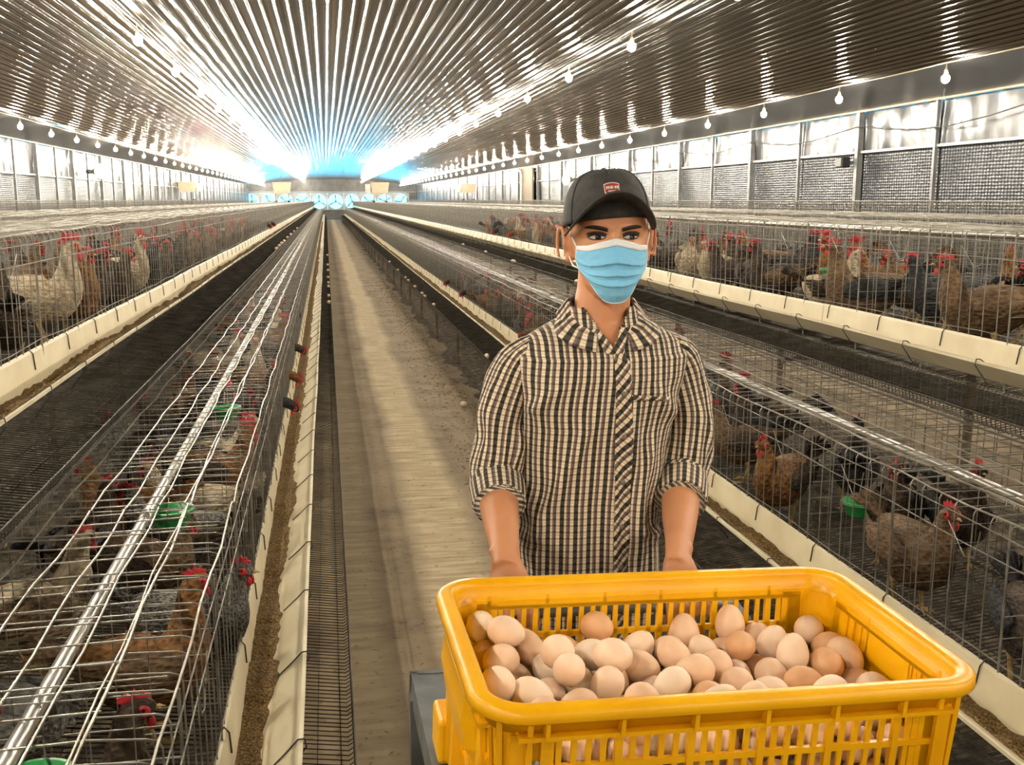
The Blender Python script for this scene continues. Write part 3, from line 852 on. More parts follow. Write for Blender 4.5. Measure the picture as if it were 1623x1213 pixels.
M['mask_white'] = mat('white_mask_band', (0.82, 0.83, 0.82), 0.75)
M['eye_white'] = mat('eye_white', (0.55, 0.47, 0.43), 0.25)
M['iris'] = mat('brown_iris', (0.028, 0.014, 0.008), 0.1)
M['lid'] = mat('dark_lid', (0.12, 0.055, 0.032), 0.6)

person = empty('person', (PX, PY, 0))
tag(person, 'person in a black cap, blue face mask and checked shirt behind the crate', 'person')
HC = Vector((0.015, 0.0, 1.580))                     # eye level, middle of the skull (relative to the person)
HR = Matrix.Translation(HC) @ Matrix.Rotation(radians(-8.0), 4, 'Z') @ Matrix.Rotation(radians(-.5), 4, 'Y')
def hp(x, y, z): return tuple(HR @ Vector((x, y, z)))
HEAD = [(-.116, .016, -.080, -.045), (-.108, .032, -.093, -.012), (-.092, .046, -.097, .018), (-.070, .055, -.096, .045), (-.045, .0625, -.0955, .066), (-.020, .068, -.093, .081),
        (.0, .0705, -.090, .089), (.025, .073, -.093, .095), (.05, .0735, -.092, .096), (.075, .067, -.080, .089), (.095, .050, -.055, .068), (.107, .028, -.028, .04), (.112, .006, -.004, .012)]
def head_y(x, z):
    """front of the face at (x, z)"""
    w, yf, yb = interp(HEAD, z)
    q = min(1, abs(x) / w); yc = (yf + yb) / 2
    y = yc - (yc - yf) * (1 - q ** 2.35) ** (1 / 2.1)
    y -= .010 * gauss(x, .007) * gauss(z - .002, .012) + .026 * gauss(x, .011) * gauss(z + .040, .013) + .017 * gauss(x, .009) * gauss(z + .020, .013)
    y -= .0045 * gauss(abs(x) - .030, .017) * gauss(z - .021, .007)
    y += .0085 * gauss(abs(x) - .031, .013) * gauss(z - .003, .0085)
    y -= .004 * gauss(abs(x) - .045, .015) * gauss(z + .032, .014)
    return y
# --- one continuous body: head, neck, torso, arms, hands and legs fused by a voxel remesh
bm_ = MB()
rr = []
n = 72
for i in range(57):
    z = lerp(-.116, .112, i / 56)
    w, yf, yb = interp(HEAD, z); yc = (yf + yb) / 2; ring = []
    for k in range(n):
        a = 2 * pi * k / n
        sx_, cy_ = sin(a), cos(a)
        x = w * math.copysign(abs(sx_) ** .92, sx_)
        if cy_ > 0: y = head_y(x, z)
        else: y = yc + (yb - yc) * abs(cy_) ** .95
        ring.append(hp(x, y, z))
    rr.append(ring)
bm_.rings(rr, True)
def ell(c, ax, rx, ry, n=24, up=Vector((0, -1, 0))):
    """ring of points round c, normal ax"""
    ax = Vector(ax).normalized(); a = ax.cross(up); a = a.normalized() if a.length > 1e-4 else Vector((1, 0, 0)); b = a.cross(ax).normalized()
    return [tuple(Vector(c) + a * rx * cos(2 * pi * k / n) + b * ry * sin(2 * pi * k / n)) for k in range(n)]
def limb(mb, pts, rs, n=20):
    pts = [Vector(p) for p in pts]; R_ = []
    for i, p in enumerate(pts):
        d = (pts[min(i + 1, len(pts) - 1)] - pts[max(i - 1, 0)])
        r_ = rs[i]; rx, ry = r_ if isinstance(r_, tuple) else (r_, r_)
        R_.append(ell(p, d, rx, ry, n))
    mb.rings(R_, True)
# ears
for s in (-1, 1):
    pts = []
    for k in range(13):
        a = radians(-70 + 270 * k / 12)
        pts.append(hp(s * (.076 + .011 * (1 + .6 * cos(a)) * .9 + .004), .012 + .014 * cos(a) * -1 * -1 + .004, -.010 + .030 * sin(a)))
    bm_.tube(pts, .0042, 8)
    rr = []
    for q in range(6):
        f = q / 5
        rr.append([hp(s * (.068 + .016 * f), .010 + .006 * f + .016 * (1 - .25 * f) * cos(2 * pi * k / 14), -.012 + .029 * (1 - .15 * f) * sin(2 * pi * k / 14)) for k in range(14)])
    bm_.rings(rr, True)
    bm_.ball(hp(s * .075, .004, -.040), (.008, .007, .010))
# neck and torso
limb(bm_, [HC + Vector((0, .022, -.05)), HC + Vector((0, .024, -.10)), (0.010, .024, 1.435), (0.004, .028, 1.40), (0, .03, 1.37)], [(.050, .052), (.0525, .054), (.056, .056), (.068, .060), (.09, .065)])
TOR = [(.86, -.022, .0, .140, .088), (.95, -.022, .0, .138, .086), (1.05, -.018, .0, .130, .084), (1.15, -.012, .0, .134, .088), (1.25, -.006, .0, .148, .095), (1.32, .0, .004, .156, .092), (1.37, .002, .010, .150, .074), (1.40, .004, .016, .110, .058), (1.425, .006, .022, .07, .05)]
rr = []
for z, cx, cy, rx, ry in TOR: rr.append([(cx + rx * cos(2 * pi * k / 40), cy + ry * sin(2 * pi * k / 40), z) for k in range(40)])
bm_.rings(rr, True)
# arms (relative to the person): shoulder, elbow, wrist
ARMS = {-1: dict(sh=(-.150, .012, 1.338), mid=(-.184, .0, 1.235), el=(-.208, -.028, 1.115), wr=(-.228, -.258, 1.036)),
        1: dict(sh=(.160, .012, 1.338), mid=(.178, .0, 1.235), el=(.166, -.028, 1.105), wr=(.082, -.258, 1.020))}
HAND_Z = {-1: .962, 1: .957}
for s, d in ARMS.items():
    sh, mi, el, wr_ = (Vector(d[k]) for k in ('sh', 'mid', 'el', 'wr'))
    f = lambda q: el.lerp(wr_, q)
    limb(bm_, [sh, mi, el + Vector((0, .01, .02)), el], [.046, .043, .039, .037])
    limb(bm_, [el + (el - wr_) * .08, f(.0), f(.25), f(.55), f(.8), f(.95), f(1.08)], [.026, .036, .0385, .0325, (.027, .0235), (.0265, .021), (.027, .02)])
    bm_.ball(tuple(f(.93) + Vector((s * .019, .004, .008))), .0105)            # wrist bone
    # hand closed on the cart handle
    hz = HAND_Z[s]; hy = 1.2134 + .40 - PY
    wx = wr_.x
    pc = Vector((wx - s * .004, hy + .022, hz + .026))
    limb(bm_, [f(1.0), wr_.lerp(pc, .5) + Vector((0, -.004, .006)), pc, pc + Vector((0, -.026, -.004))], [(.027, .02), (.033, .017), (.041, .015), (.042, .013)])
    for q in range(4):
        fx = wx - s * .004 + (q - 1.5) * .0215
        ln = (.92, 1.0, .96, .8)[q if s > 0 else 3 - q]
        pts = []
        for a in (78, 40, 0, -45, -90, -130):
            aa = radians(a); rad = .0225
            pts.append((fx, hy - rad * cos(aa) * (1 if a < 95 else 1), hz + rad * sin(aa)))
        pts = [(fx, hy - .003, hz + .027)] + [(fx, hy - .0225 * cos(radians(a)), hz + .0225 * sin(radians(a))) for a in (55, 15, -25, -65, -65 - 50 * ln)]
        bm_.tube(pts, [.0095, .0092, .0088, .0084, .0078, .006], 10)
    tx = wx - s * .004 - s * .036          # thumb on the inner side
    bm_.tube([(tx + s * .006, hy + .028, hz + .020), (tx - s * .004, hy + .014, hz + .006), (tx - s * .004, hy + .004, hz - .018), (tx + s * .006, hy - .010, hz - .026), (tx + s * .014, hy - .016, hz - .022)], [.0125, .0115, .0105, .0095, .007], 10)
# hips and legs
limb(bm_, [(-.022, 0, .92), (-.018, 0, .84), (-.015, .0, .80)], [(.135, .095), (.145, .10), (.13, .095)])
for s in (-1, 1):
    limb(bm_, [(-.015 + s * .075, 0, .84), (-.01 + s * .085, -.005, .65), (s * .088, -.012, .47), (s * .09, .0, .30), (s * .092, .012, .10), (s * .092, .01, .05)], [.085, .075, .055, .054, .038, .038])
    limb(bm_, [(s * .092, .045, .035), (s * .094, -.02, .04), (s * .098, -.10, .028), (s * .10, -.15, .022)], [(.035, .03), (.042, .035), (.045, .022), (.03, .014)])
body = bm_.build('body', M['skin'], person, True)
m = body.modifiers.new('fuse', 'REMESH'); m.mode = 'VOXEL'; m.voxel_size = .0038; m.use_smooth_shade = True
m = body.modifiers.new('soften', 'SMOOTH'); m.factor = .5; m.iterations = 3

# --- eyes and brows
def face_pt(x, z, lift=0.0):
    return hp(x, head_y(x, z) - lift, z)
for s in (-1, 1):
    ex, ez = s * .0315, .0020
    wdt, hgt = .0145, .0054
    mb = MB(); rr = []
    for i in range(5):
        f = i / 4; ring = []
        for k in range(24):
            a = 2 * pi * k / 24
            x = ex + wdt * cos(a) * f; z = ez + hgt * sin(a) * f * (1.05 if sin(a) > 0 else .75) * (1 - .25 * abs(cos(a)))
            ring.append(face_pt(x, z, .0012 + .0026 * (1 - f * f)))
        rr.append(ring)
    mb.rings(rr[::-1], True); mb.build('eye', M['eye_white'], person, True)
    mb = MB(); gx = ex + .0022; rr = []
    for i in range(4):
        f = i / 3
        rr.append([face_pt(gx + .0056 * cos(2 * pi * k / 18) * f, ez + .0004 + min(.0046, .0056 * sin(2 * pi * k / 18) * f) if sin(2 * pi * k / 18) > 0 else ez + .0004 + max(-.0040, .0056 * sin(2 * pi * k / 18) * f), .0030 + .0016 * (1 - f * f)) for k in range(18)])
    mb.rings(rr[::-1], True); mb.build('iris', M['iris'], person, True)
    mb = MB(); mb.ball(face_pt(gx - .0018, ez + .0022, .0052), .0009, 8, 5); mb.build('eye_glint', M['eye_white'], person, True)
    up = [face_pt(ex + wdt * 1.08 * cos(a), ez + .0012 + hgt * 1.10 * sin(a), .0030) for a in [pi * (1 - q / 10) for q in range(11)]]
    mb = MB(); mb.tube(up, [.0008, .0014, .0019, .0021, .0022, .0022, .0022, .0021, .0019, .0014, .0008], 6); mb.build('upper_lid', M['hair'], person, True)
    crease = [face_pt(ex + wdt * 1.2 * cos(a), ez + .0048 + hgt * 1.15 * sin(a), .0004) for a in [pi * (1 - q / 10) for q in range(11)]]
    mb = MB(); mb.tube(crease, [.0006] + [.0017] * 9 + [.0006], 6); mb.build('lid_fold', M['lid'], person, True)
    low = [face_pt(ex + wdt * 1.0 * cos(a), ez - hgt * .72 * sin(a), .0016) for a in [pi * (1 - q / 10) for q in range(11)]]
    mb = MB(); mb.tube(low, .0010, 6); mb.build('lower_lid', M['lid'], person, True)
    mb = MB(); rr = []
    for q in range(12):
        f = q / 11
        x = s * lerp(.0135, .053, f); z = .0160 + .0075 * sin(f * 1.9) - .003 * f; h = lerp(.0032, .0038, f) * (1 - f ** 4 * .8) + .0004
        rr.append([face_pt(x, z - h, .0006), face_pt(x, z - h * .3, .0022), face_pt(x, z + h * .5, .0020), face_pt(x, z + h, .0004)])
    mb.rings(rr, True); mb.build('eyebrow', M['hair'], person, True)
# short hair below the cap, sides and back
mb = MB(); rr = []
for i in range(9):
    z = lerp(-.035, .045, i / 8); w, yf, yb = interp(HEAD, z); yc = (yf + yb) / 2; ring = []
    a0 = 1.62 + .30 * (1 - i / 8)
    for k in range(41):
        a = lerp(a0, 2 * pi - a0, k / 40)
        x = (w + .0035) * sin(a); y = yc + (-cos(a)) * (yb - yc + .004) if cos(a) < 0 else yc - (yc - yf) * cos(a)
        ring.append(hp(x, y, z))
    rr.append(ring)
mb.rings(rr, False, 0, False); h = mb.build('hair', M['hair'], person, True)
mm = h.modifiers.new('thick', 'SOLIDIFY'); mm.thickness = .003

# --- face mask
MASKW = [(0, .0655), (.35, .0665), (.6, .062), (.8, .0485), (.93, .042), (1, .034)]
MASKD0 = [(0, .1065), (.10, .113), (.28, .124), (.45, .1235), (.7, .119), (.88, .113), (1, .104)]
MASKD1 = [(0, .052), (.5, .047), (.8, .062), (1, .085)]
def mask_pt(u, v, lift=0.0):
    hw = interp(MASKW, v)[0]; d0 = interp(MASKD0, v)[0]; d1 = interp(MASKD1, v)[0]
    W = radians(74)
    x = hw * sin(u * W) / sin(W)
    y = -d0 + (d0 - d1) * (1 - cos(u * W)) / (1 - cos(W))
    ztop = lerp(.0005, -.0130, min(1, abs(u) * 1.7)) - .004 * max(0, abs(u) - .6)
    z = lerp(ztop, -.1165 + .034 * (abs(u) ** 2.6), v)
    # nose ridge, pleats and puckers
    y -= .004 * gauss(u, .16) * (1 - v) + .0012 * gauss(u, .05) * (v > .2)
    pl = 0
    for v0, sg in ((.36, 1), (.56, 1), (.73, 1)):
        c = v0 + (.05 if v0 < .5 else -.03 if v0 < .6 else -.10) * abs(u) ** 1.5
        d = v - c
        if -.10 < d < 0: pl += .0085 * (1 + d / .10) * (1 - .5 * abs(u))
    y -= pl
    y -= .0016 * nz(u * 5, v * 9, 3) + lift
    return hp(x, y, z)
mb = MB(); rr = []
NU, NV = 60, 90
for j in range(NV + 1):
    rr.append([mask_pt(lerp(-1, 1, i / NU), j / NV) for i in range(NU + 1)])
mb.rings(rr, False, 0, False); mk = mb.build('face_mask', M['mask'], person, True)
mm = mk.modifiers.new('thick', 'SOLIDIFY'); mm.thickness = .0015; mm.offset = 0
mb = MB(); rr = [[mask_pt(lerp(-1, 1, i / 40), v, .0016) for i in range(41)] for v in (-.012, .02, .06, .10)]
mb.rings(rr, False, 0, False); o = mb.build('nose_band', M['mask_white'], mk, True); mm = o.modifiers.new('thick', 'SOLIDIFY'); mm.thickness = .001
for v in (.03, .085):
    mb = MB(); mb.tube([mask_pt(lerp(-.97, .97, i / 40), v, .0026) for i in range(41)], .0006, 5); mb.build('stitch_line', M['mask_white'], mk)
for s in (-1, 1):
    mb = MB(); mb.tube([mask_pt(s, q / 12 * .62, .001) for q in range(13)], .0019, 6); mb.build('side_binding', M['mask_white'], mk, True)
    e1, e2 = mask_pt(s, .03, .001), mask_pt(s, .60, .001)
    mb = MB(); mb.tube([e1, hp(s * .0735, -.030, .004), hp(s * .0755, -.012, .018), hp(s * .078, .010, .024), hp(s * .079, .028, .008)], .0016, 6); mb.build('ear_loop', M['mask_white'], mk, True)
    mb = MB(); mb.tube([e2, hp(s * .070, -.030, -.052), hp(s * .0735, -.006, -.040), hp(s * .0765, .016, -.026), hp(s * .079, .028, .008)], .0016, 6); mb.build('ear_loop', M['mask_white'], mk, True)
mb = MB(); mb.tube([mask_pt(lerp(-.96, .96, i / 40), 1 - .38 * max(0, (abs(lerp(-.96, .96, i / 40)) - .55) / .45) ** 1.0 * 1.0, .0012) for i in range(41)], .0010, 5); mb.build('hem', M['mask_white'], mk, True)

# --- cap
CAPR = HR @ Matrix.Rotation(radians(-3.5), 4, 'Y') @ Matrix.Rotation(radians(-3), 4, 'X')
def cp(x, y, z): return tuple(CAPR @ Vector((x, y, z)))
def dome(a, q, lift=0.0):
    """a: angle from the front, q: 0 at the band .. 1 at the button"""
    w, f, b = .0835 + lift, .104 + lift, .108 + lift
    ca = cos(a); zb = .033 - .014 * (1 - ca) / 2
    e = q * pi / 2
    rr_ = max(.0, cos(e)) ** .62
    ridge = 1 - .010 * abs(sin(3 * a)) ** .5 * (1 - q) * 0 - .006 * (1 - abs(sin(3 * a)) ** .35) * (1 - q)
    front = 1 + .035 * max(0, ca) * sin(2 * e)
    x = w * sin(a) * rr_ * ridge; y = -(f if ca > 0 else b) * ca * rr_ * ridge * front
    z = zb + (.1265 + lift - zb) * sin(e) ** .95
    return cp(x, y + .004, z)
mb = MB(); rr = []
for j in range(25):
    rr.append([dome(2 * pi * k / 96, j / 24) for k in range(96)])
mb.rings(rr, False); cap_o = mb.build('cap', M['cap'], person, True)
mm = cap_o.modifiers.new('thick', 'SOLIDIFY'); mm.thickness = .002
mb = MB(); mb.ball(cp(0, .004, .127), (.007, .007, .004)); mb.build('cap_button', M['cap'], cap_o, True)
for k in range(6):
    mb = MB(); mb.tube([dome(k * pi / 3, j / 14, .0008) for j in range(15)], .0009, 5); mb.build('seam', M['cap'], cap_o, True)
mb = MB(); rr = []
for j in range(11):
    q = j / 10; row = []
    for k in range(49):
        a = lerp(-1.42, 1.42, k / 48); 
        bx, by, bz = .0835 * sin(a), -.104 * cos(a) + .004, .046
        ln = .072 * (max(0, cos(a * 1.07)) ** .55)
        x = bx * (1 + .04 * q); y = by - ln * q
        z = bz + .020 - .062 * (x / .087) ** 2 + .010 * q * cos(a) - .012 * q * q * 0
        if q < .05: z = min(z, .062)
        row.append(cp(x, y, z))
    rr.append(row)
mb.rings(rr, False, 0, False); br = mb.build('brim', M['cap'], cap_o, True)
mm = br.modifiers.new('thick', 'SOLIDIFY'); mm.thickness = .004; mm.offset = 0
for q0 in (.35, .6, .82):
    mb = MB(); mb.tube([tuple(Vector(rr[int(q0 * 10)][k]) + Vector((0, 0, .0025))) for k in range(49)], .0005, 4); mb.build('brim_stitch', M['cap'], br, True)
# badge: red shield with a pale border and a blurred pale line of lettering
M['badge_red'] = mat('badge_red', (0.36, 0.03, 0.035), 0.6); M['badge_pale'] = mat('badge_pale', (0.70, 0.62, 0.52), 0.6)
def badge(pts, lift, m, name, par):
    mb = MB(); f = [dome(x * 1.25 / .104, z, lift) for x, z in pts]; b = [dome(x * 1.25 / .104, z, lift - .001) for x, z in pts]; n = len(pts)
    mb.add(f + b, [tuple(range(n))] + [(k, n + k, n + (k + 1) % n, (k + 1) % n) for k in range(n)]); return mb.build(name, m, par)
QC = .36
sh = [(-.0165, .075), (-.010, .095), (0, .105), (.010, .095), (.0165, .075), (.0145, -.05), (.010, -.085), (-.010, -.085), (-.0145, -.05)]
bdg = badge([(x, QC + z) for x, z in sh], .0016, M['badge_pale'], 'badge', cap_o)
badge([(x * .88, QC + z * .82) for x, z in sh], .0022, M['badge_red'], 'badge_field', bdg)
for k, w in enumerate((.0034, .0030, .0036, .0016, .0032, .0034)):
    x0 = -.0115 + k * .0043
    badge([(x0, QC - .005), (x0 + w, QC - .005), (x0 + w, QC + .035), (x0, QC + .035)], .0028, M['badge_pale'], 'badge_letter', bdg)
badge([(-.0075, QC - .045), (.0075, QC - .045), (.0075, QC - .030), (-.0075, QC - .030)], .0027, M['badge_pale'], 'badge_line', bdg)

# --- shirt
SH = [(.78, -.024, .0, .152, .112), (.88, -.024, -.002, .149, .110), (.98, -.022, -.004, .146, .106), (1.08, -.020, -.004, .143, .104), (1.18, -.014, -.003, .146, .107), (1.26, -.008, .0, .158, .112),
      (1.32, .0, .004, .170, .109), (1.355, .004, .008, .174, .100), (1.383, .006, .014, .158, .084), (1.405, .007, .019, .120, .070), (1.425, .008, .022, .082, .0625), (1.448, .009, .024, .064, .060)]
def shirt_pt(a, z, lift=0.0):
    """a = angle from the front centre (+ towards the person's left, image right)"""
    cx, cy, rx, ry = interp(SH, z)
    pw = .80 if z < 1.36 else .92
    sx_, cx_ = sin(a), cos(a)
    x = rx * math.copysign(abs(sx_) ** pw, sx_); y = -ry * math.copysign(abs(cx_) ** pw, cx_)
    # folds
    env = max(0, min(1, (1.37 - z) / .10))
    f = 0
    def crease(x0, z0, x1, z1, w, amp):
        dx, dz = x1 - x0, z1 - z0; L2 = dx * dx + dz * dz
        tt = ((x - x0) * dx + (z - z0) * dz) / L2
        d = ((x - x0) * dz - (z - z0) * dx) / sqrt(L2)
        return 1.6 * amp * gauss(d, w) * max(0, min(1, (tt + .15) * 4)) * max(0, min(1, (1.15 - tt) * 4))
    if cx_ > -.2:
        f += crease(-.03, 1.25, -.125, 1.00, .010, .007) + crease(.045, 1.24, .085, .96, .012, .007) + crease(.09, 1.19, .06, 1.0, .010, .006)
        f += crease(.07, 1.03, .125, 1.01, .008, .007) + crease(-.14, 1.10, -.09, .99, .012, .006) + crease(-.12, .99, -.10, .88, .010, .007)
        f += crease(.14, 1.24, .09, 1.30, .012, .007) + crease(-.14, 1.26, -.09, 1.31, .010, .006) + crease(.02, 1.15, .03, .9, .010, .005) + crease(.105, 1.02, .11, .86, .007, .007)
    f += env * (.0065 * nz(x * 13, z * 4.5, 2) + .0025 * nz(x * 30, z * 10, 8))
    l = lift + f
    nx, ny = sx_ , -cx_
    return Vector((cx + x + nx * l, cy + y + ny * l, z))
def cloth(name, m, parent, grid, uvs, closed=False, drop=None, thick=.0018):
    """grid[j][i] points, uvs[j][i] in metres"""
    nj, ni = len(grid), len(grid[0]); vs = [tuple(p) for r_ in grid for p in r_]; fs = []; fu = []
    for j in range(nj - 1):
        for i in range(ni - 1):
            if drop and drop(j, i): continue
            idx = ((j, i), (j, i + 1), (j + 1, i + 1), (j + 1, i))
            fs.append(tuple(a * ni + b for a, b in idx)); fu += [uvs[a][b] for a, b in idx]
    me = bpy.data.meshes.new(name); me.from_pydata(vs, [], fs); me.materials.append(m)
    me.polygons.foreach_set('use_smooth', [True] * len(fs))
    ul = me.uv_layers.new(name='UVMap'); ul.data.foreach_set('uv', [c for u in fu for c in u]); me.update()
    o = obj(name, me, parent)
    if thick:
        mm = o.modifiers.new('thick', 'SOLIDIFY'); mm.thickness = thick; mm.offset = -1
    return o
NA, NZ = 168, 150
vacc = 0.0
grid, uvs, ang = [], [], [lerp(-pi, pi, i / NA) for i in range(NA + 1)]
for j in range(NZ + 1):
    z = lerp(.79, 1.448, j / NZ); row = [shirt_pt(a, z) for a in ang]; u = [0.0] * (NA + 1)
    c = NA // 2
    for i in range(c + 1, NA + 1): u[i] = u[i - 1] + (row[i].xy - row[i - 1].xy).length
    for i in range(c - 1, -1, -1): u[i] = u[i + 1] - (row[i].xy - row[i + 1].xy).length
    bl = max(0, min(1, (z - 1.25) / .10)); u = [lerp(uu, 1.06 * (p.x - row[c].x) if p.y < .03 else uu, bl) for uu, p in zip(u, row)]
    if j: vacc += ((row[c + 36] - grid[-1][c + 36]).length)
    v = vacc
    grid.append(row); uvs.append([(x, v) for x in u])
VB = 1.372
def vneck(j, i):
    p = grid[j][i]
    if p.y > -.02: return False
    xm = (grid[j][i].x + grid[j][i + 1].x) / 2; zm = (grid[j][i].z + grid[j + 1][i].z) / 2
    return zm > VB and abs(xm - .008) < (zm - VB) * .62
shirt = cloth('shirt', M['check'], person, grid, uvs, drop=vneck)
# placket cut on the bias
gp, up_ = [], []
for j in range(81):
    z = lerp(.79, VB + .003, j / 80)
    cxp = lerp(.004, .008, j / 80)
    row, ur = [], []
    for i in range(7):
        x = cxp + lerp(-.003, .027, i / 6)
        cx, cy, rx, ry = interp(SH, z)
        a = math.asin(max(-1, min(1, ((x - cx) / rx)))) if True else 0
        a = math.copysign(abs(sin(a)) ** (1 / .80), a); a = math.asin(max(-1, min(1, a)))
        row.append(shirt_pt(a, z, .0022 + (.0012 if 0 < i < 6 else 0))); ur.append((x, z))
    gp.append(row); up_.append(ur)
cloth('placket', M['check_bias'], shirt, gp, up_)
M['button'] = mat('shirt_button', (0.20, 0.17, 0.14), 0.4)
for z in (1.30, 1.215, 1.13, 1.045, .96):
    p = gp[int((z - .79) / (VB - .787) * 80)][3]
    mb = MB(); mb.lathe([(.0008, -.001), (.0052, -.001), (.0055, .0), (.0045, .0012), (.001, .0008)], 14, c=(p.x, p.y - .0015, p.z), axis='y'); mb.build('button', M['button'], shirt, True)
# breast pocket welt
gp, up_ = [], []
for j in range(5):
    row, ur = [], []
    for i in range(13):
        xq = lerp(.036, .106, i / 12); z = 1.283 + .009 * j / 4 - .012 * i / 12 * .6
        cx, cy, rx, ry = interp(SH, z); a = math.asin(min(1, (max(0, (xq - cx)) / rx) ** (1 / .80)))
        row.append(shirt_pt(a, z, .0018 + .0022 * sin(pi * j / 4))); ur.append((xq * .9, z * 1.0))
    gp.append(row); up_.append(ur)
cloth('pocket_welt', M['check_bias'], shirt, gp, up_)
# sleeves
def tube_cloth(name, m, parent, pts, rs, uoff, seed, n=56, sub=6, fold=.006, swap=False):
    P_ = [Vector(p) for p in pts]; path, rad = [], []
    for i in range(len(P_) - 1):
        p0, p1, p2, p3 = P_[max(0, i - 1)], P_[i], P_[i + 1], P_[min(len(P_) - 1, i + 2)]
        for k in range(sub):
            q = k / sub; q2, q3 = q * q, q * q * q
            path.append(.5 * ((2 * p1) + (p2 - p0) * q + (2 * p0 - 5 * p1 + 4 * p2 - p3) * q2 + (3 * p1 - p0 - 3 * p2 + p3) * q3)); rad.append(lerp(rs[i], rs[i + 1], q))
    path.append(P_[-1]); rad.append(rs[-1])
    g, u_, L = [], [], 0
    for i, p in enumerate(path):
        d = path[min(i + 1, len(path) - 1)] - path[max(i - 1, 0)]; d.normalize()
        a = d.cross(Vector((0, 1, 0))).normalized(); b = d.cross(a).normalized()
        if i: L += (p - path[i - 1]).length
        row, ur = [], []
        for k in range(n + 1):
            w = 2 * pi * k / n
            dirv = a * cos(w) + b * sin(w)
            r_ = rad[i] + fold * nz(dirv.x * 2.2 + seed, dirv.y * 2.2, p.z * 13) + fold * .5 * nz(dirv.x * 5, dirv.z * 3 + seed, p.z * 30) + fold * .4 * sin(w * 2 + L * 42 + seed) * max(0, min(1, (L - .08) * 8))
            row.append(p + dirv * r_); uu = uoff + rad[len(rad) // 2] * (w - pi); ur.append((uu, -L) if not swap else (-L, uu))
        g.append(row); u_.append(ur)
    return cloth(name, m, parent, g, u_, thick=.002)
for s, d in ARMS.items():
    sh_, mi, el, wr_ = (Vector(d[k]) for k in ('sh', 'mid', 'el', 'wr'))
    fwd = (wr_ - el)
    c0 = el + fwd * .13; c1 = el + fwd * .30
    sl = tube_cloth('sleeve', M['check'], shirt, [sh_ + Vector((-s * .05, .004, .022)), sh_ + Vector((-s * .004, 0, .004)), sh_.lerp(mi, .5) + Vector((s * .006, 0, 0)), mi + Vector((s * .005, 0, 0)), mi.lerp(el, .55) + Vector((s * .003, 0, 0)), el + Vector((0, .002, .008)), c0],
                    [.040, .0475, .0525, .053, .052, .051, .049], .3 * s, 3.3 * s, fold=.0085)
    cf = tube_cloth('rolled_cuff', M['check'], sl, [c0 - fwd * .20, c0 - fwd * .02, c1, c1 + fwd * .015], [.0505, .0535, .0505, .046], .1, 9.1 * s, fold=.0025)
    mb = MB(); q = cf.data; ring = [cf.data.vertices[v].co for v in range(len(cf.data.vertices) - 57, len(cf.data.vertices) - 1)]
    mb.tube([tuple(p) for p in ring], .0016, 5, False, 0, True); mb.build('cuff_edge', M['check_in'], cf)
# collar: stand, turned-down leaf with points
def collar_edge(a):
    """top fold of the collar at angle a from the front"""
    q = (1 - cos(a)) / 2
    return Vector((.009 + .064 * sin(a), .024 - .062 * cos(a) - .006 * (1 - q), lerp(1.408, 1.462, min(1, q * 1.9))))
A0 = .34
gp, up_, gi, ui = [], [], [], []
for i in range(61):
    a = lerp(A0, 2 * pi - A0, i / 60); tp = collar_edge(a); q = (1 - cos(a)) / 2
    front = max(0, 1 - min(a, 2 * pi - a) / 1.25)
    hgt = .030 + .013 * front
    out_ = Vector((sin(a), -cos(a), 0))
    side = Vector((math.copysign(.002 * front, sin(a)), -.012 * front, 0))
    row, ur, ri = [], [], []
    for k in range(7):
        f = k / 6
        pt = tp + out_ * (.004 * sin(min(1, f * 3) * pi / 2) + .021 * f ** 1.2 + .012 * front * f) + side * f + Vector((0, 0, .002 * sin(pi * min(1, f * 4)) - hgt * f))
        if f > .25:
            aa = atan2(pt.x - .009, -(pt.y - .024)); sp_ = shirt_pt(aa, min(pt.z, 1.447), .0045); c_ = Vector((.009, .024)); need = (sp_.xy - c_).length; have = (pt.xy - c_).length
            if have < need: pt = Vector((*(c_ + (pt.xy - c_) * (need / have)), pt.z))
        row.append(pt)
        ur.append(((a - pi) * .07, 1.3 - f * hgt * 1.1)); ri.append(tp + out_ * (-.002) + Vector((0, 0, -(.034 + .012 * front) * f)))
    gp.append(row); up_.append(ur); gi.append(ri); ui.append(ur)
col = cloth('collar', M['check'], shirt, gp, up_)
cloth('collar_stand', M['check_in'], col, gi, ui, thick=.0015)
# the two turned edges of the open neck
for s in (-1, 1):
    g, u_ = [], []
    for j in range(13):
        f = j / 12; z = lerp(VB - .004, 1.412, f); xx = .008 + s * (z - VB) * .60 + s * .001
        row, ur = [], []
        for i in range(5):
            x = xx + s * lerp(-.003, .017, i / 4)
            cx, cy, rx, ry = interp(SH, z); qq = (x - cx) / rx; qq = max(-.98, min(.98, qq)); a = math.asin(math.copysign(abs(qq) ** (1 / (.80 if z < 1.36 else .92)), qq))
            row.append(shirt_pt(a, z, .0035 + .0025 * sin(pi * i / 4))); ur.append((x, z))
        g.append(row); u_.append(ur)
    cloth('neck_facing', M['check_bias'], shirt, g if s > 0 else [r_[::-1] for r_ in g], u_ if s > 0 else [r_[::-1] for r_ in u_])
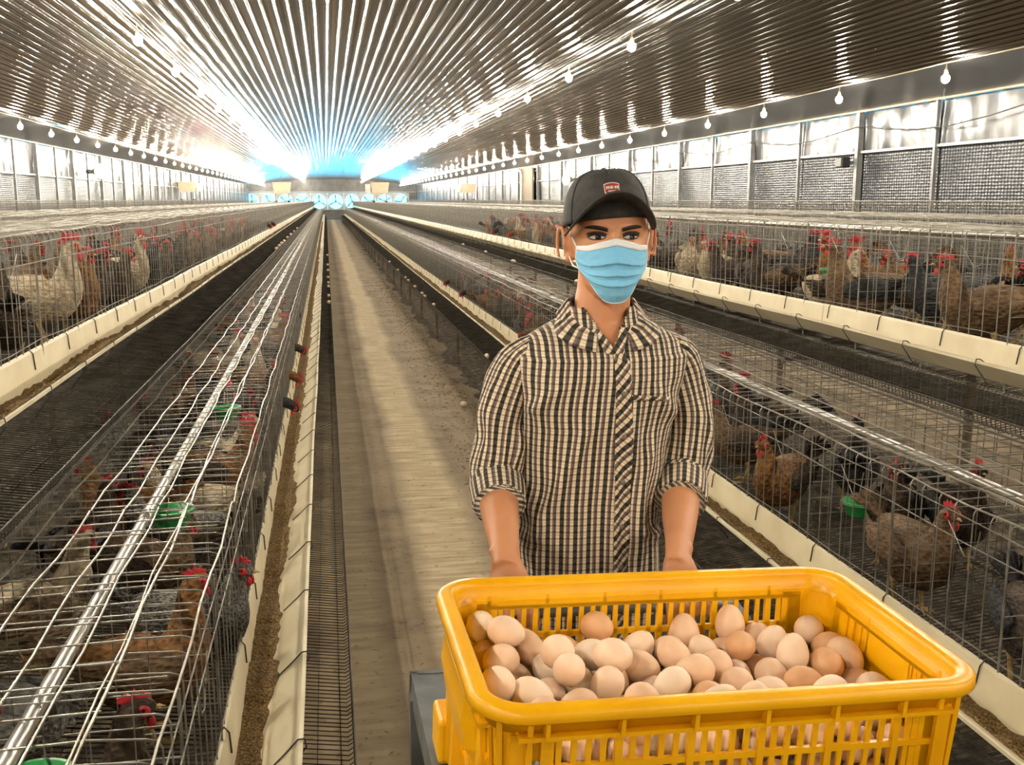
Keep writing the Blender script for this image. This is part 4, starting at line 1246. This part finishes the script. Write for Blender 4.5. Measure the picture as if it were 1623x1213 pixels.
# trousers and shoes (behind the cart)
mb = MB()
limb(mb, [(-.022, 0, 1.0), (-.02, 0, .90), (-.016, 0, .80), (-.014, 0, .76)], [(.140, .098), (.152, .106), (.152, .104), (.10, .08)], 28)
for s in (-1, 1):
    limb(mb, [(-.015 + s * .074, 0, .84), (-.01 + s * .086, -.003, .65), (s * .09, -.008, .47), (s * .092, .004, .30), (s * .094, .014, .09)], [.092, .085, .068, .063, .060], 24)
mb.build('trousers', M['trousers'], person, True)
for s in (-1, 1):
    mb = MB(); limb(mb, [(s * .092, .065, .03), (s * .092, .05, .04), (s * .095, -.03, .048), (s * .10, -.11, .036), (s * .102, -.165, .024), (s * .102, -.178, .02)], [(.02, .02), (.04, .036), (.047, .045), (.052, .032), (.04, .02), (.015, .01)]); 
    mb.box((s * .097, -.055, .008), (.095, .25, .016)); mb.build('shoe', M['shoe'], person, True)
# ------------------------------------------------------------------ chickens
def feathers(name, c1, c2, c3, sc=34):
    t = NT(name); co = t.coord('Object', (0.5, 1, 0.8))
    vo = t.n('ShaderNodeTexVoronoi'); vo.inputs['Scale'].default_value = sc * 3.0; t.l(co, vo.inputs[0])
    n1 = t.n('ShaderNodeTexNoise'); n1.inputs['Scale'].default_value = 11; n1.inputs['Detail'].default_value = 5; t.l(co, n1.inputs[0])
    f = t.math('ADD', t.math('MULTIPLY', vo.outputs[0], 0.38), t.math('MULTIPLY', n1.outputs[0], 0.85))
    t.l(t.ramp(f, [(0.38, c1), (0.58, c2), (0.80, c3)]), t.b.inputs['Base Color'])
    t.b.inputs['Roughness'].default_value = 0.75; t.bump(vo.outputs[0], 0.85, 0.008); return t.m
FE = {'brown': feathers('brown_feathers', (0.044, 0.024, 0.010), (0.107, 0.060, 0.024), (0.201, 0.120, 0.056)),
      'dark': feathers('dark_brown_feathers', (0.010, 0.006, 0.004), (0.034, 0.020, 0.011), (0.084, 0.051, 0.025)),
      'black': feathers('black_feathers', (0.004, 0.004, 0.005), (0.013, 0.013, 0.013), (0.036, 0.036, 0.038)),
      'cream': feathers('cream_feathers', (0.197, 0.136, 0.072), (0.416, 0.318, 0.190), (0.597, 0.497, 0.337)),
      'speckled': feathers('speckled_feathers', (0.009, 0.009, 0.008), (0.067, 0.063, 0.055), (0.263, 0.247, 0.215), 60),
      'orange': feathers('orange_feathers', (0.052, 0.018, 0.004), (0.161, 0.065, 0.013), (0.277, 0.134, 0.034)),
      'white': feathers('white_feathers', (0.117, 0.109, 0.094), (0.244, 0.231, 0.202), (0.357, 0.341, 0.304))}
POSE = {
 'stand': [(-.165, .225, .012, .012), (-.150, .222, .030, .034), (-.110, .205, .058, .064), (-.055, .185, .076, .086), (0, .172, .082, .094), (.05, .175, .078, .088), (.09, .195, .065, .074), (.112, .232, .047, .054), (.122, .270, .034, .038), (.130, .302, .027, .029), (.140, .326, .0245, .026), (.156, .337, .0225, .0235), (.172, .336, .016, .016), (.181, .333, .008, .008)],
 'alert': [(-.165, .235, .012, .012), (-.150, .230, .030, .034), (-.110, .208, .058, .064), (-.055, .184, .076, .088), (0, .170, .082, .096), (.045, .178, .077, .088), (.078, .205, .062, .070), (.092, .250, .044, .050), (.096, .295, .033, .036), (.100, .330, .027, .029), (.108, .356, .0245, .026), (.124, .368, .0225, .0235), (.140, .367, .016, .016), (.149, .364, .008, .008)],
 'feed': [(-.165, .235, .012, .012), (-.150, .230, .030, .034), (-.110, .210, .058, .064), (-.055, .186, .076, .086), (0, .172, .082, .092), (.05, .172, .074, .082), (.092, .188, .056, .060), (.128, .205, .040, .042), (.165, .212, .031, .032), (.198, .206, .027, .028), (.222, .192, .0245, .026), (.238, .178, .0225, .023), (.250, .166, .015, .015), (.256, .158, .008, .008)],
 'sit': [(-.165, .150, .012, .012), (-.150, .148, .034, .034), (-.110, .125, .064, .064), (-.055, .100, .086, .086), (0, .090, .092, .090), (.05, .100, .084, .084), (.088, .128, .064, .068), (.106, .170, .046, .050), (.114, .210, .034, .037), (.122, .242, .027, .029), (.132, .264, .0245, .026), (.148, .275, .0225, .0235), (.164, .274, .016, .016), (.173, .271, .008, .008)]}
def chicken_meshes(pose, n=14):
    """name -> list of (mesh builder, material key)"""
    sp = POSE[pose]; P_ = [Vector((a, 0, b)) for a, b, _, _ in sp]
    path, rad = [], []
    for i in range(len(P_) - 1):
        p0, p1, p2, p3 = P_[max(0, i - 1)], P_[i], P_[i + 1], P_[min(len(P_) - 1, i + 2)]
        for k in range(2):
            q = k / 2
            path.append(.5 * ((2 * p1) + (p2 - p0) * q + (2 * p0 - 5 * p1 + 4 * p2 - p3) * q * q + (3 * p1 - p0 - 3 * p2 + p3) * q ** 3))
            rad.append((lerp(sp[i][2], sp[i + 1][2], q), lerp(sp[i][3], sp[i + 1][3], q)))
    path.append(P_[-1]); rad.append((sp[-1][2], sp[-1][3]))
    mb = MB(); rr = []
    for i, p in enumerate(path):
        d = (path[min(i + 1, len(path) - 1)] - path[max(0, i - 1)]).normalized(); up = Vector((0, 1, 0)).cross(d) * -1
        ring = []
        for k in range(n):
            w = 2 * pi * k / n; ruff = 1 + .035 * nz(cos(w) * 3, sin(w) * 3, i * .9)
            ring.append(p + Vector((0, 1, 0)) * rad[i][0] * sin(w) * ruff + up * rad[i][1] * cos(w) * ruff)
        rr.append(ring)
    mb.rings(rr, True)
    H = P_[11]; D = (P_[13] - P_[10]).normalized(); U = Vector((0, 1, 0)).cross(D) * -1; tip = P_[13]
    if U.z < 0: U = -U
    def loc(f, u, s=0.0): return H + D * f + U * u + Vector((0, s, 0))
    out = {'body': (mb, None)}
    b = MB(); b.rings([[tip + U * .006 * sin(2 * pi * k / 8) + Vector((0, .006 * cos(2 * pi * k / 8), 0)) - D * .006 for k in range(8)], [tip + D * .009 + U * (.0035 * sin(2 * pi * k / 8) + .001) + Vector((0, .004 * cos(2 * pi * k / 8), 0)) for k in range(8)], [tip + D * .019 - U * .004 + U * .0006 * sin(2 * pi * k / 8) + Vector((0, .0006 * cos(2 * pi * k / 8), 0)) for k in range(8)]], True)
    out['beak'] = (b, 'beak')
    def comb(sc):
        c = MB(); pts = []
        prof = [(.022, .010), (.024, .022), (.016, .026), (.014, .040), (.006, .031), (.000, .050), (-.008, .034), (-.016, .050), (-.021, .032), (-.031, .042), (-.031, .024), (-.022, .014), (-.010, .014)]
        ring = [loc(f * (1 + .3 * (sc - 1)), .008 + u * sc * .62) for f, u in prof]
        th = Vector((0, .004 * sc, 0)); m = len(prof)
        vs = [p - th * .4 for p in ring] + [p + th * .4 for p in ring]
        cen = [loc(-.004, .008 + .016 * sc) - th, loc(-.004, .008 + .016 * sc) + th]
        fs = [(k, (k + 1) % m, 2 * m) for k in range(m)] + [(m + (k + 1) % m, m + k, 2 * m + 1) for k in range(m)] + [(k, m + k, m + (k + 1) % m, (k + 1) % m) for k in range(m)]
        c.add([tuple(v) for v in vs + cen], fs); return c
    def wattle(sc):
        c = MB()
        for s in (-1, 1):
            o = loc(.012, -.020 - .010 * sc, s * .0075)
            c.ball(o, (.0075 * sc, .0035 * sc, .013 * sc), 8, 6)
            o = loc(.004, .000, s * .0175)
            c.ball(o, (.013, .005, .012), 8, 5)     # red bare cheek
        return c
    out['comb'] = (comb(1.0), 'comb'); out['comb_big'] = (comb(1.9), 'comb')
    out['wattle'] = (wattle(1.0), 'comb'); out['wattle_big'] = (wattle(1.7), 'comb')
    for s, nm in ((-1, 'eye_a'), (1, 'eye_b')):
        e = MB(); e.ball(loc(.005, .004, s * .0218), .0036, 8, 5); out[nm] = (e, 'eye_dark')
    low = pose == 'sit'
    bx, bz = 0.0, (.10 if low else .182)
    for s, nm in ((-1, 'wing_a'), (1, 'wing_b')):
        w = MB(); rr = []
        for i in range(9):
            q = i / 8; x = lerp(.065, -.150, q); zc = bz + .010 + .030 * q; hh = .052 * sin(pi * min(1, .12 + q * .95)) ** .7 + .004
            yy = (.083 if not low else .092) * (1 - (max(0, abs(x) - .02) / .19) ** 2 * .72)
            rr.append([(x, s * (yy - .010), zc + hh * .8), (x, s * (yy + .008), zc + hh * .35), (x, s * (yy + .012), zc - hh * .2), (x, s * (yy + .004), zc - hh * .8), (x, s * (yy - .012), zc - hh * .7)])
        w.rings(rr if s < 0 else [r_[::-1] for r_ in rr], True)
        for k in range(5):                      # flight feathers
            z0 = bz + .045 - .016 * k
            w.rings([[(-.06, s * .078, z0 + .008), (-.06, s * .086, z0), (-.06, s * .078, z0 - .008)], [(-.14, s * .058, z0 + .016), (-.14, s * .066, z0 + .006), (-.14, s * .058, z0 - .002)], [(-.185 + .012 * k, s * .038, z0 + .016), (-.185 + .012 * k, s * .041, z0 + .013), (-.185 + .012 * k, s * .038, z0 + .010)]], True)
        out[nm] = (w, 'f2')
    tb = P_[1]
    def tail(big):
        w = MB()
        for k in range(9 if big else 7):
            f = k / (8 if big else 6) - .5
            if big:
                pts = [tb, tb + Vector((-.05, f * .03, .08)), tb + Vector((-.11, f * .07, .115 - abs(f) * .03)), tb + Vector((-.165, f * .10, .085 - .05 * abs(f) - .02 * (k % 2))), tb + Vector((-.19, f * .11, .03 - .03 * (k % 3)))]
                wd = [.012, .017, .016, .011, .002]
            else:
                pts = [tb, tb + Vector((-.04, f * .05, .035 - .01 * abs(f))), tb + Vector((-.085, f * .09, .066 - .04 * abs(f))), tb + Vector((-.115, f * .10, .078 - .06 * abs(f)))]
                wd = [.012, .016, .014, .003]
            r_ = []
            for p, ww in zip(pts, wd): r_.append([p + Vector((0, ww * .35, ww)), p + Vector((0, .0025, 0)), p + Vector((0, ww * .35, -ww)), p + Vector((0, -.0025, 0))])
            w.rings(r_, True)
        return w
    out['tail'] = (tail(False), 'f2'); out['tail_big'] = (tail(True), 'f2')
    if not low:
        for s, nm in ((-1, 'leg_a'), (1, 'leg_b')):
            w = MB(); y = s * .042
            w.tube([(-.005, y, .15), (-.018, y, .095), (-.022, y, .082), (-.004, y, .020), (0, y, .010)], [.026, .012, .0075, .006, .0065], 8)
            for a in (-.45, 0, .45): w.tube([(0, y, .010), (.022 * cos(a), y + .022 * sin(a), .009), (.048 * cos(a), y + .048 * sin(a), .004)], [.0055, .0048, .002], 5)
            w.tube([(0, y, .012), (-.022, y - s * .006, .006)], [.005, .002], 5)
            out[nm] = (w, 'leg')
    return out
CHB = {p: chicken_meshes(p) for p in POSE}
_cache = {}
def ch_mesh(pose, part, m):
    key = (pose, part, m.name)
    if key not in _cache:
        nm = {'eye_a': 'eye', 'eye_b': 'eye', 'wing_a': 'wing', 'wing_b': 'wing', 'leg_a': 'leg', 'leg_b': 'leg', 'comb_big': 'comb', 'wattle_big': 'wattle', 'tail_big': 'tail'}.get(part, part)
        _cache[key] = (nm, CHB[pose][part][0].mesh(nm, m, part in ('body', 'beak', 'eye_a', 'eye_b', 'leg_a', 'leg_b', 'wattle', 'wattle_big')))
    return _cache[key]
def chicken(tier, lx, y, heading, pose, col, col2, label, group, big=False, level=2, scale=1.0, dz=0.0):
    """heading: world angle the bird faces, 0 = +x"""
    x, s, z = TIERS[tier]
    o = obj('chicken', ch_mesh(pose, 'body', FE[col])[1], None, (x + s * lx, y, z + floor_h(max(0, lx)) + .002 + dz), (0, 0, heading))
    o.scale = (scale,) * 3
    tag(o, label, 'chicken', group)
    parts = ['comb_big' if big else 'comb', 'wattle_big' if big else 'wattle', 'tail_big' if big else 'tail', 'wing_a', 'wing_b']
    if level > 1: parts += ['beak', 'eye_a', 'eye_b'] + (['leg_a', 'leg_b'] if pose != 'sit' else [])
    for p in parts:
        k = CHB[pose][p][1]
        m = FE[col2] if k == 'f2' else M[k]
        nm, me = ch_mesh(pose, p, m)
        obj(nm, me, o)
    return o
taken = []
def put(tier, lx, y, deg, pose, col, col2, label, group=None, **kw):
    taken.append((tier, y, lx)); return chicken(tier, lx, y, radians(deg), pose, col, col2, label, group, **kw)
# birds one can single out
put('LL', .19, 2.36, 20, 'alert', 'orange', 'brown', 'orange-brown hen with a drooping comb standing under the near left pipe', scale=1.0)
put('LL', .22, 1.74, 15, 'alert', 'dark', 'dark', 'dark hen whose red comb shows at the bottom left, nearest the camera')
put('LL', .13, 2.62, -20, 'stand', 'speckled', 'speckled', 'black-and-white speckled hen with its head at the bars of the lower left cages')
put('LL', .48, 2.25, 150, 'sit', 'white', 'white', 'off-white hen crouching at the back of the near left cage')
put('LL', .52, 2.66, 40, 'stand', 'cream', 'brown', 'pale-necked hen half cut off by the left picture edge')
put('LL', .45, 3.55, 160, 'stand', 'orange', 'orange', 'bright orange hen deep in the lower left cages beyond the green cup')
put('LL', .50, 3.15, 70, 'stand', 'dark', 'black', 'black-tailed hen at the back of the lower left cages')
put('LL', .30, 3.02, -30, 'stand', 'brown', 'dark', 'brown hen beside the first green cup on the left')
put('LL', .26, 4.75, 70, 'alert', 'dark', 'dark', 'red-combed cockerel under the middle of the lower left pipe', big=True)
put('LU', .26, 4.62, 12, 'alert', 'cream', 'cream', 'large cream cockerel with a big red comb in the raised left cages', big=True, scale=1.12)
put('LU', .46, 4.95, 40, 'alert', 'brown', 'dark', 'brown hen behind the big cream cockerel', scale=1.0)
put('LU', .36, 6.0, -40, 'stand', 'dark', 'dark', 'dark hen beside the green cup in the raised left cages')
put('LU', .52, 4.2, 30, 'stand', 'dark', 'brown', 'dark red-faced hen at the left edge in the raised cages')
put('RL', .19, 2.74, 272, 'stand', 'brown', 'brown', 'large brown hen with a pale cheek nearest the crate in the right cages', scale=1.08)
put('RL', .17, 3.62, 215, 'stand', 'orange', 'dark', 'brown hen with a golden breast beside the right green cup', scale=1.05)
put('RL', .34, 3.10, 235, 'alert', 'dark', 'black', 'dark hen with a serrated red comb behind the right green cup')
put('RL', .26, 4.20, 150, 'stand', 'brown', 'dark', 'brown hen facing away towards the person in the lower right cages')
put('RL', .45, 4.45, 130, 'alert', 'dark', 'black', 'tall red-combed cockerel at the back of the lower right cages', big=True)
put('RL', .47, 3.62, 60, 'stand', 'black', 'black', 'black bird showing its tail under the top wires on the right')
put('RL', .50, 2.98, 260, 'alert', 'dark', 'black', 'dark hen looking over the back of the lower right cages')
put('RL', .50, 2.42, 180, 'alert', 'orange', 'dark', 'cockerel with a broad crimson comb at the right picture edge', big=True)
put('RL', .20, 2.20, 250, 'stand', 'dark', 'black', 'dark hen at the right picture edge low in the cage')
put('RU', .22, 6.30, 225, 'stand', 'cream', 'cream', 'cream hen facing the aisle in the raised right cages', scale=1.02)
put('RU', .22, 5.38, 165, 'alert', 'dark', 'brown', 'brown hen with a dark hackle left of the raised green cup')
put('RU', .42, 5.02, 200, 'alert', 'orange', 'orange', 'golden-backed cockerel with a tall red comb above the raised green cup', big=True, scale=1.05)
put('RU', .16, 4.32, 150, 'alert', 'brown', 'black', 'large dark-bodied hen stretching its neck in the raised right cages', scale=1.12)
put('RU', .36, 3.98, 130, 'stand', 'black', 'black', 'black-backed bird next to the large dark-bodied hen')
put('RU', .24, 3.52, 160, 'stand', 'brown', 'brown', 'round brown hen near the right edge in the raised cages', scale=1.1)
put('RU', .48, 3.72, 60, 'alert', 'orange', 'dark', 'orange-necked hen behind the round brown hen on the right')
put('RU', .34, 3.12, 200, 'alert', 'brown', 'dark', 'red-combed cockerel cut off by the right edge in the raised cages', big=True)
put('RU', .20, 11.3, 225, 'stand', 'orange', 'orange', 'orange hen in the raised right cages just beside the face of the person')
# heads pushed out over the troughs
for tier, y, col, lab in (('LL', 7.4, 'dark', 'dark hen reaching its head over the lower left trough, farther of two'), ('LL', 6.2, 'orange', 'reddish hen reaching its head over the lower left trough, nearer of two'),
                          ('LL', 5.35, 'black', 'black hen poking its beak over the lower left trough'), ('RL', 7.9, 'brown', 'brown hen lowering its neck into the lower right trough beside the sleeve'),
                          ('RL', 11.6, 'black', 'black hen feeding from the far part of the lower right trough'), ('RL', 13.2, 'dark', 'dark hen feeding furthest down the lower right trough'),
                          ('RU', 13.5, 'black', 'black hen feeding at the raised right trough'), ('RU', 12.3, 'orange', 'reddish hen feeding at the raised right trough'),
                          ('LU', 17.0, 'dark', 'dark hen craning out above the far raised left trough'), ('LU', 18.2, 'black', 'black hen leaning out above the far raised left trough')):
    s = TIERS[tier][1]
    put(tier, .180, y, 180 if s > 0 else 0, 'feed', col, col, lab, dz=.015)
# the rest of the flock
r = random.Random(77)
cols = ['brown', 'brown', 'dark', 'dark', 'dark', 'black', 'orange', 'speckled', 'cream']
TN = {'LL': 'lower left cages', 'RL': 'lower right cages', 'LU': 'raised left cages', 'RU': 'raised right cages'}
WORD = {'brown': 'brown', 'dark': 'dark brown', 'black': 'black', 'orange': 'reddish', 'speckled': 'speckled', 'cream': 'cream'}
for tier, ymax in (('LL', 11), ('RL', 12), ('LU', 15), ('RU', 15)):
    y = {'LL': 1.3, 'RL': 4.9, 'LU': 3.6, 'RU': 3.0}[tier]
    s = TIERS[tier][1]
    while y < ymax:
        for lx in ((.22, .48) if y < 9 else (.20, .46)):
            yy = y + r.uniform(-.08, .08)
            if any(t_ == tier and abs(ty - yy) < .24 and abs(tx - lx) < .22 for t_, ty, tx in taken): continue
            col = r.choice(cols); pose = r.choice(['stand', 'stand', 'alert', 'alert', 'sit'])
            face = (180 if s > 0 else 0) + r.choice([0, 40, -40, 75, -75, 110, 180])
            big = r.random() < .14
            far = 'nearest part' if y < 3.6 else 'near part' if y < 6 else ('middle part' if y < 8.5 else 'farther part' if y < 11.5 else 'distant part')
            taken.append((tier, yy, lx))
            chicken(tier, lx + r.uniform(-.03, .03), yy, radians(face), pose, col, r.choice([col, col, 'dark', 'black']) , '%s %s %s %s, %s of the %s' % (WORD[col], 'cockerel' if big else 'hen', {'sit': 'crouching', 'stand': 'standing', 'alert': 'standing tall'}[pose], 'close to the bars' if lx < .3 else 'at the back', far, TN[tier]), 'flock in the ' + TN[tier], big=big, level=2 if y < 7 else 1, scale=r.uniform(.94, 1.06))
        y += .30 + r.uniform(0, .07)

# ------------------------------------------------------------------ green drinking cups on a bent wire
def cup(tier, lx, y, z, label, sc=1.0):
    x, s, _ = TIERS[tier]
    o = empty('drinking_cup', (x + s * lx, y, z)); tag(o, label, 'cup', 'green drinking cups')
    mb = MB(); mb.lathe([(.003, -.036 * sc), (.030 * sc, -.036 * sc), (.040 * sc, -.028 * sc), (.052 * sc, .010 * sc), (.058 * sc, .012 * sc), (.058 * sc, .016 * sc), (.050 * sc, .016 * sc), (.036 * sc, -.026 * sc), (.003, -.030 * sc)], 24); mb.build('bowl', M['cup'], o, True)
    mb = MB(); top = TIERS[tier][2] + TOPZ - z
    mb.tube([(0, -.062 * sc, .008), (0, -.066 * sc, top * .5), (0, -.03, top)], .0018, 5); mb.tube([(.06 * sc * cos(a), .06 * sc * sin(a), .010) for a in [2 * pi * k / 16 for k in range(16)]], .0018, 5, False, 0, True)
    mb.build('wire_holder', M['wire'], o)
cup('LL', .165, 2.66, .852, 'green drinking cup under the wires of the lower left cages', 1.0)
cup('LL', .165, 4.14, .825, 'second green drinking cup further down the lower left cages')
cup('LL', .165, 1.37, .860, 'green drinking cup cut off by the bottom edge of the photo')
cup('LU', .27, 5.55, 1.275, 'green drinking cup beside the cream cockerel in the raised left cages')
cup('LU', .32, 7.34, 1.275, 'small green drinking cup further along the raised left cages')
cup('RL', .16, 3.02, .655, 'green drinking cup behind the bars of the lower right cages')
cup('RU', .24, 4.76, 1.300, 'green drinking cup under the cockerel in the raised right cages')
# ------------------------------------------------------------------ stray eggs, feeders and things on the walls
r = random.Random(3)
def lone_egg(p, label, group):
    o = obj('egg', EGG[1], None, p, (radians(90) + r.uniform(-.1, .1), 0, r.uniform(0, 6))); tag(o, label, 'egg', group); o.color = (.86, .66, .45, 1)
for k, y in enumerate((8.45, 12.83, 14.0, 14.43, 15.62, 16.87, 17.5, 19.4, 22.0)):
    lone_egg((RF - TRAYX + .026, y, ZL - .030 + .026), 'egg rolled to the edge of the lower right tray' if k else 'single egg on the right tray edge beside the checked sleeve', 'eggs on the lower right tray')
for k, y in enumerate((13.4, 14.3, 15.9, 16.6, 17.8, 19.6, 21.3, 25)):
    lone_egg((LF + TRAYX - .026, y, ZL - .004), 'egg rolled to the edge of the lower left tray', 'eggs on the lower left tray')
for k, y in enumerate((14.5, 15.4, 16.3, 17.2, 18.8, 20.5, 22.5, 25.0)):
    lone_egg((LU + TRAYX - .026, y, ZU - .004), 'egg lying on the raised left tray', 'eggs on the raised left tray')
for k, y in enumerate((7.6, 8.1, 11.0, 13.0, 15.2)):
    lone_egg((RU - TRAYX + .03, y, ZU - .004), 'egg lying on the raised right tray', 'eggs on the raised right tray')
lone_egg((1.05, 8.1, .0225), 'single pale egg lying on the concrete floor near a leg', None)
# feather on the tray
mb = MB(); rr = []
for q in range(9):
    f = q / 8; w = .012 * sin(pi * min(1, f * .9 + .1)) ** .8; rr.append([(-.05 + .12 * f, -w + .01 * f * f, .004 * sin(pi * f)), (-.05 + .12 * f, .01 * f * f, .004 * sin(pi * f) + .0015), (-.05 + .12 * f, w + .01 * f * f, .004 * sin(pi * f))])
mb.rings(rr, False, 0, False); o = mb.build('feather', FE['black'], None, True, (-.005, 1.80, ZL - .012)); o.rotation_euler = (0, .15, -.2)
tag(o, 'dark feather lying on the mesh of the left tray', 'feather')
mm = o.modifiers.new('thick', 'SOLIDIFY'); mm.thickness = .001
# feeder wagons standing on the cages
M['hopper'] = mat('cream_hopper', (0.70, 0.55, 0.38), 0.55, 0, (0.62, 0.48, 0.33), 5)
for x, y, lab, extra in ((-1.75, 44, 'cream feed hopper riding on the left rows before the fans', 0), (2.25, 44, 'cream feed hopper riding on the right rows before the fans', -1), (-6.0, 48, 'cream feed hopper beside the left wall', 1), (7.0, 51.5, 'cream feed hopper beside the right wall', -1)):
    o = empty('feed_hopper', (x, y, 1.56 if y < 46 else 1.64)); tag(o, lab, 'hopper', 'feed hoppers')
    mb = MB()
    mb.rings([[(sx_ * w, sy_ * .22, z) for sx_, sy_ in ((-1, -1), (1, -1), (1, 1), (-1, 1))] for z, w in ((.36, .30), (.42, .32), (.72, .36), (.78, .36))], True); mb.build('bin', M['hopper'], o)
    mb = MB(); mb.box((0, 0, .79), (.76, .48, .03)); mb.build('lid', M['hopper'], o)
    for sx_ in (-1, 1):
        mb = MB(); mb.box((sx_ * .26, 0, .18), (.04, .36, .37)); mb.build('leg', M['cart'], o)
        mb = MB(); mb.tube([(sx_ * .30, -.16, .02), (sx_ * .22, -.16, .02)], .035, 10); mb.tube([(sx_ * .30, .16, .02), (sx_ * .22, .16, .02)], .035, 10); mb.build('wheel', M['rubber'], o)
    mb = MB(); mb.tube([(-.02, 0, .80), (-.02, 0, 1.25)], .012, 5); mb.build('guide_rod', M['cart'], o)
    if extra:
        mb = MB(); mb.box((extra * .50, -.02, .56), (.20, .3, .36)); mb.box((extra * .50, -.19, .56), (.15, .02, .28)); mb.build('motor_box', M['white_plastic'], o)
# horn loudspeakers
for x, y, z, s, dia, lab in ((XL + .34, 29.2, 2.39, 1, .205, 'grey horn loudspeaker fixed to the left wall'), (XR - .34, 30.7, 2.25, -1, .17, 'grey horn loudspeaker on the right wall behind the cap')):
    o = empty('horn_loudspeaker', (x, y, z), (0, 0, radians(-35 if s > 0 else 215))); tag(o, lab, 'loudspeaker')
    mb = MB(); mb.lathe([(.03, -.10), (.055, -.02), (.08, .06), (dia * .75, .17), (dia, .24), (dia, .25), (dia * .72, .165), (.06, .05), (.01, .03)], 24, axis='x'); mb.build('horn', M['white_plastic'], o, True)
    mb = MB(); mb.lathe([(.01, -.24), (.05, -.23), (.06, -.16), (.055, -.10), (.03, -.09)], 14, axis='x'); mb.build('driver', M['cart'], o, True)
    mb = MB(); mb.tube([(-.15, 0, 0), (-.18, .0, -.06), (-.42, .16, -.08)], .012, 5); mb.build('bracket', M['cart'], o)
# black box loudspeaker
o = empty('box_loudspeaker', (XR - .19, 14.25, 2.12)); tag(o, 'small black box loudspeaker on a post of the right wall', 'loudspeaker')
mb = MB(); mb.box((0, 0, .07), (.14, .20, .15)); q = mb.build('cabinet', M['black_plastic'], o); mm = q.modifiers.new('bevel', 'BEVEL'); mm.width = .012
mb = MB(); mb.box((-.072, 0, .07), (.008, .17, .12)); mb.build('grille', M['black_plastic'], o)
mb = MB(); mb.box((.09, -.06, .07), (.06, .05, .04)); mb.build('bracket', M['cart'], o)
# plywood panel and white drain pipe
M['plywood'] = mat('plywood', (0.30, 0.24, 0.17), 0.7, 0, (0.22, 0.17, 0.12), 4, stretch=(1, 1, .3))
mb = MB(); mb.box((XR - .13, 38.9, 1.42), (.03, 2.5, 2.84)); mb.box((XR - .15, 38.9, 2.80), (.03, 2.5, .07)); mb.box((XR - .15, 37.7, 1.42), (.03, .08, 2.8)); o = mb.build('plywood_panel', M['plywood']); tag(o, 'brown plywood panel closing a bay of the right wall', 'panel')
mb = MB(); mb.tube([(XR - .24, 39.6, .02), (XR - .2, 39.6, 2.55), (XR - .2, 39.75, 2.72), (XR - .2, 40.0, 2.78), (XR - .2, 41.4, 2.78)], .05, 8); o = mb.build('drain_pipe', M['white_plastic'], None, True); tag(o, 'white plastic pipe bending over beside the plywood panel', 'pipe')
# sagging black cables along the right wall
mb = MB(); pts = []
for k in range(0, 60):
    y = 8 + k * .75; sag = abs(sin(pi * (y - 14.1) / 3.86)); pts.append((XR - .10, y, 2.70 - .16 * sag))
mb.tube(pts, .009, 5); o = mb.build('wall_cable', M['cable_black'], None, True); tag(o, 'black cable sagging from post to post along the right wall', 'cable')
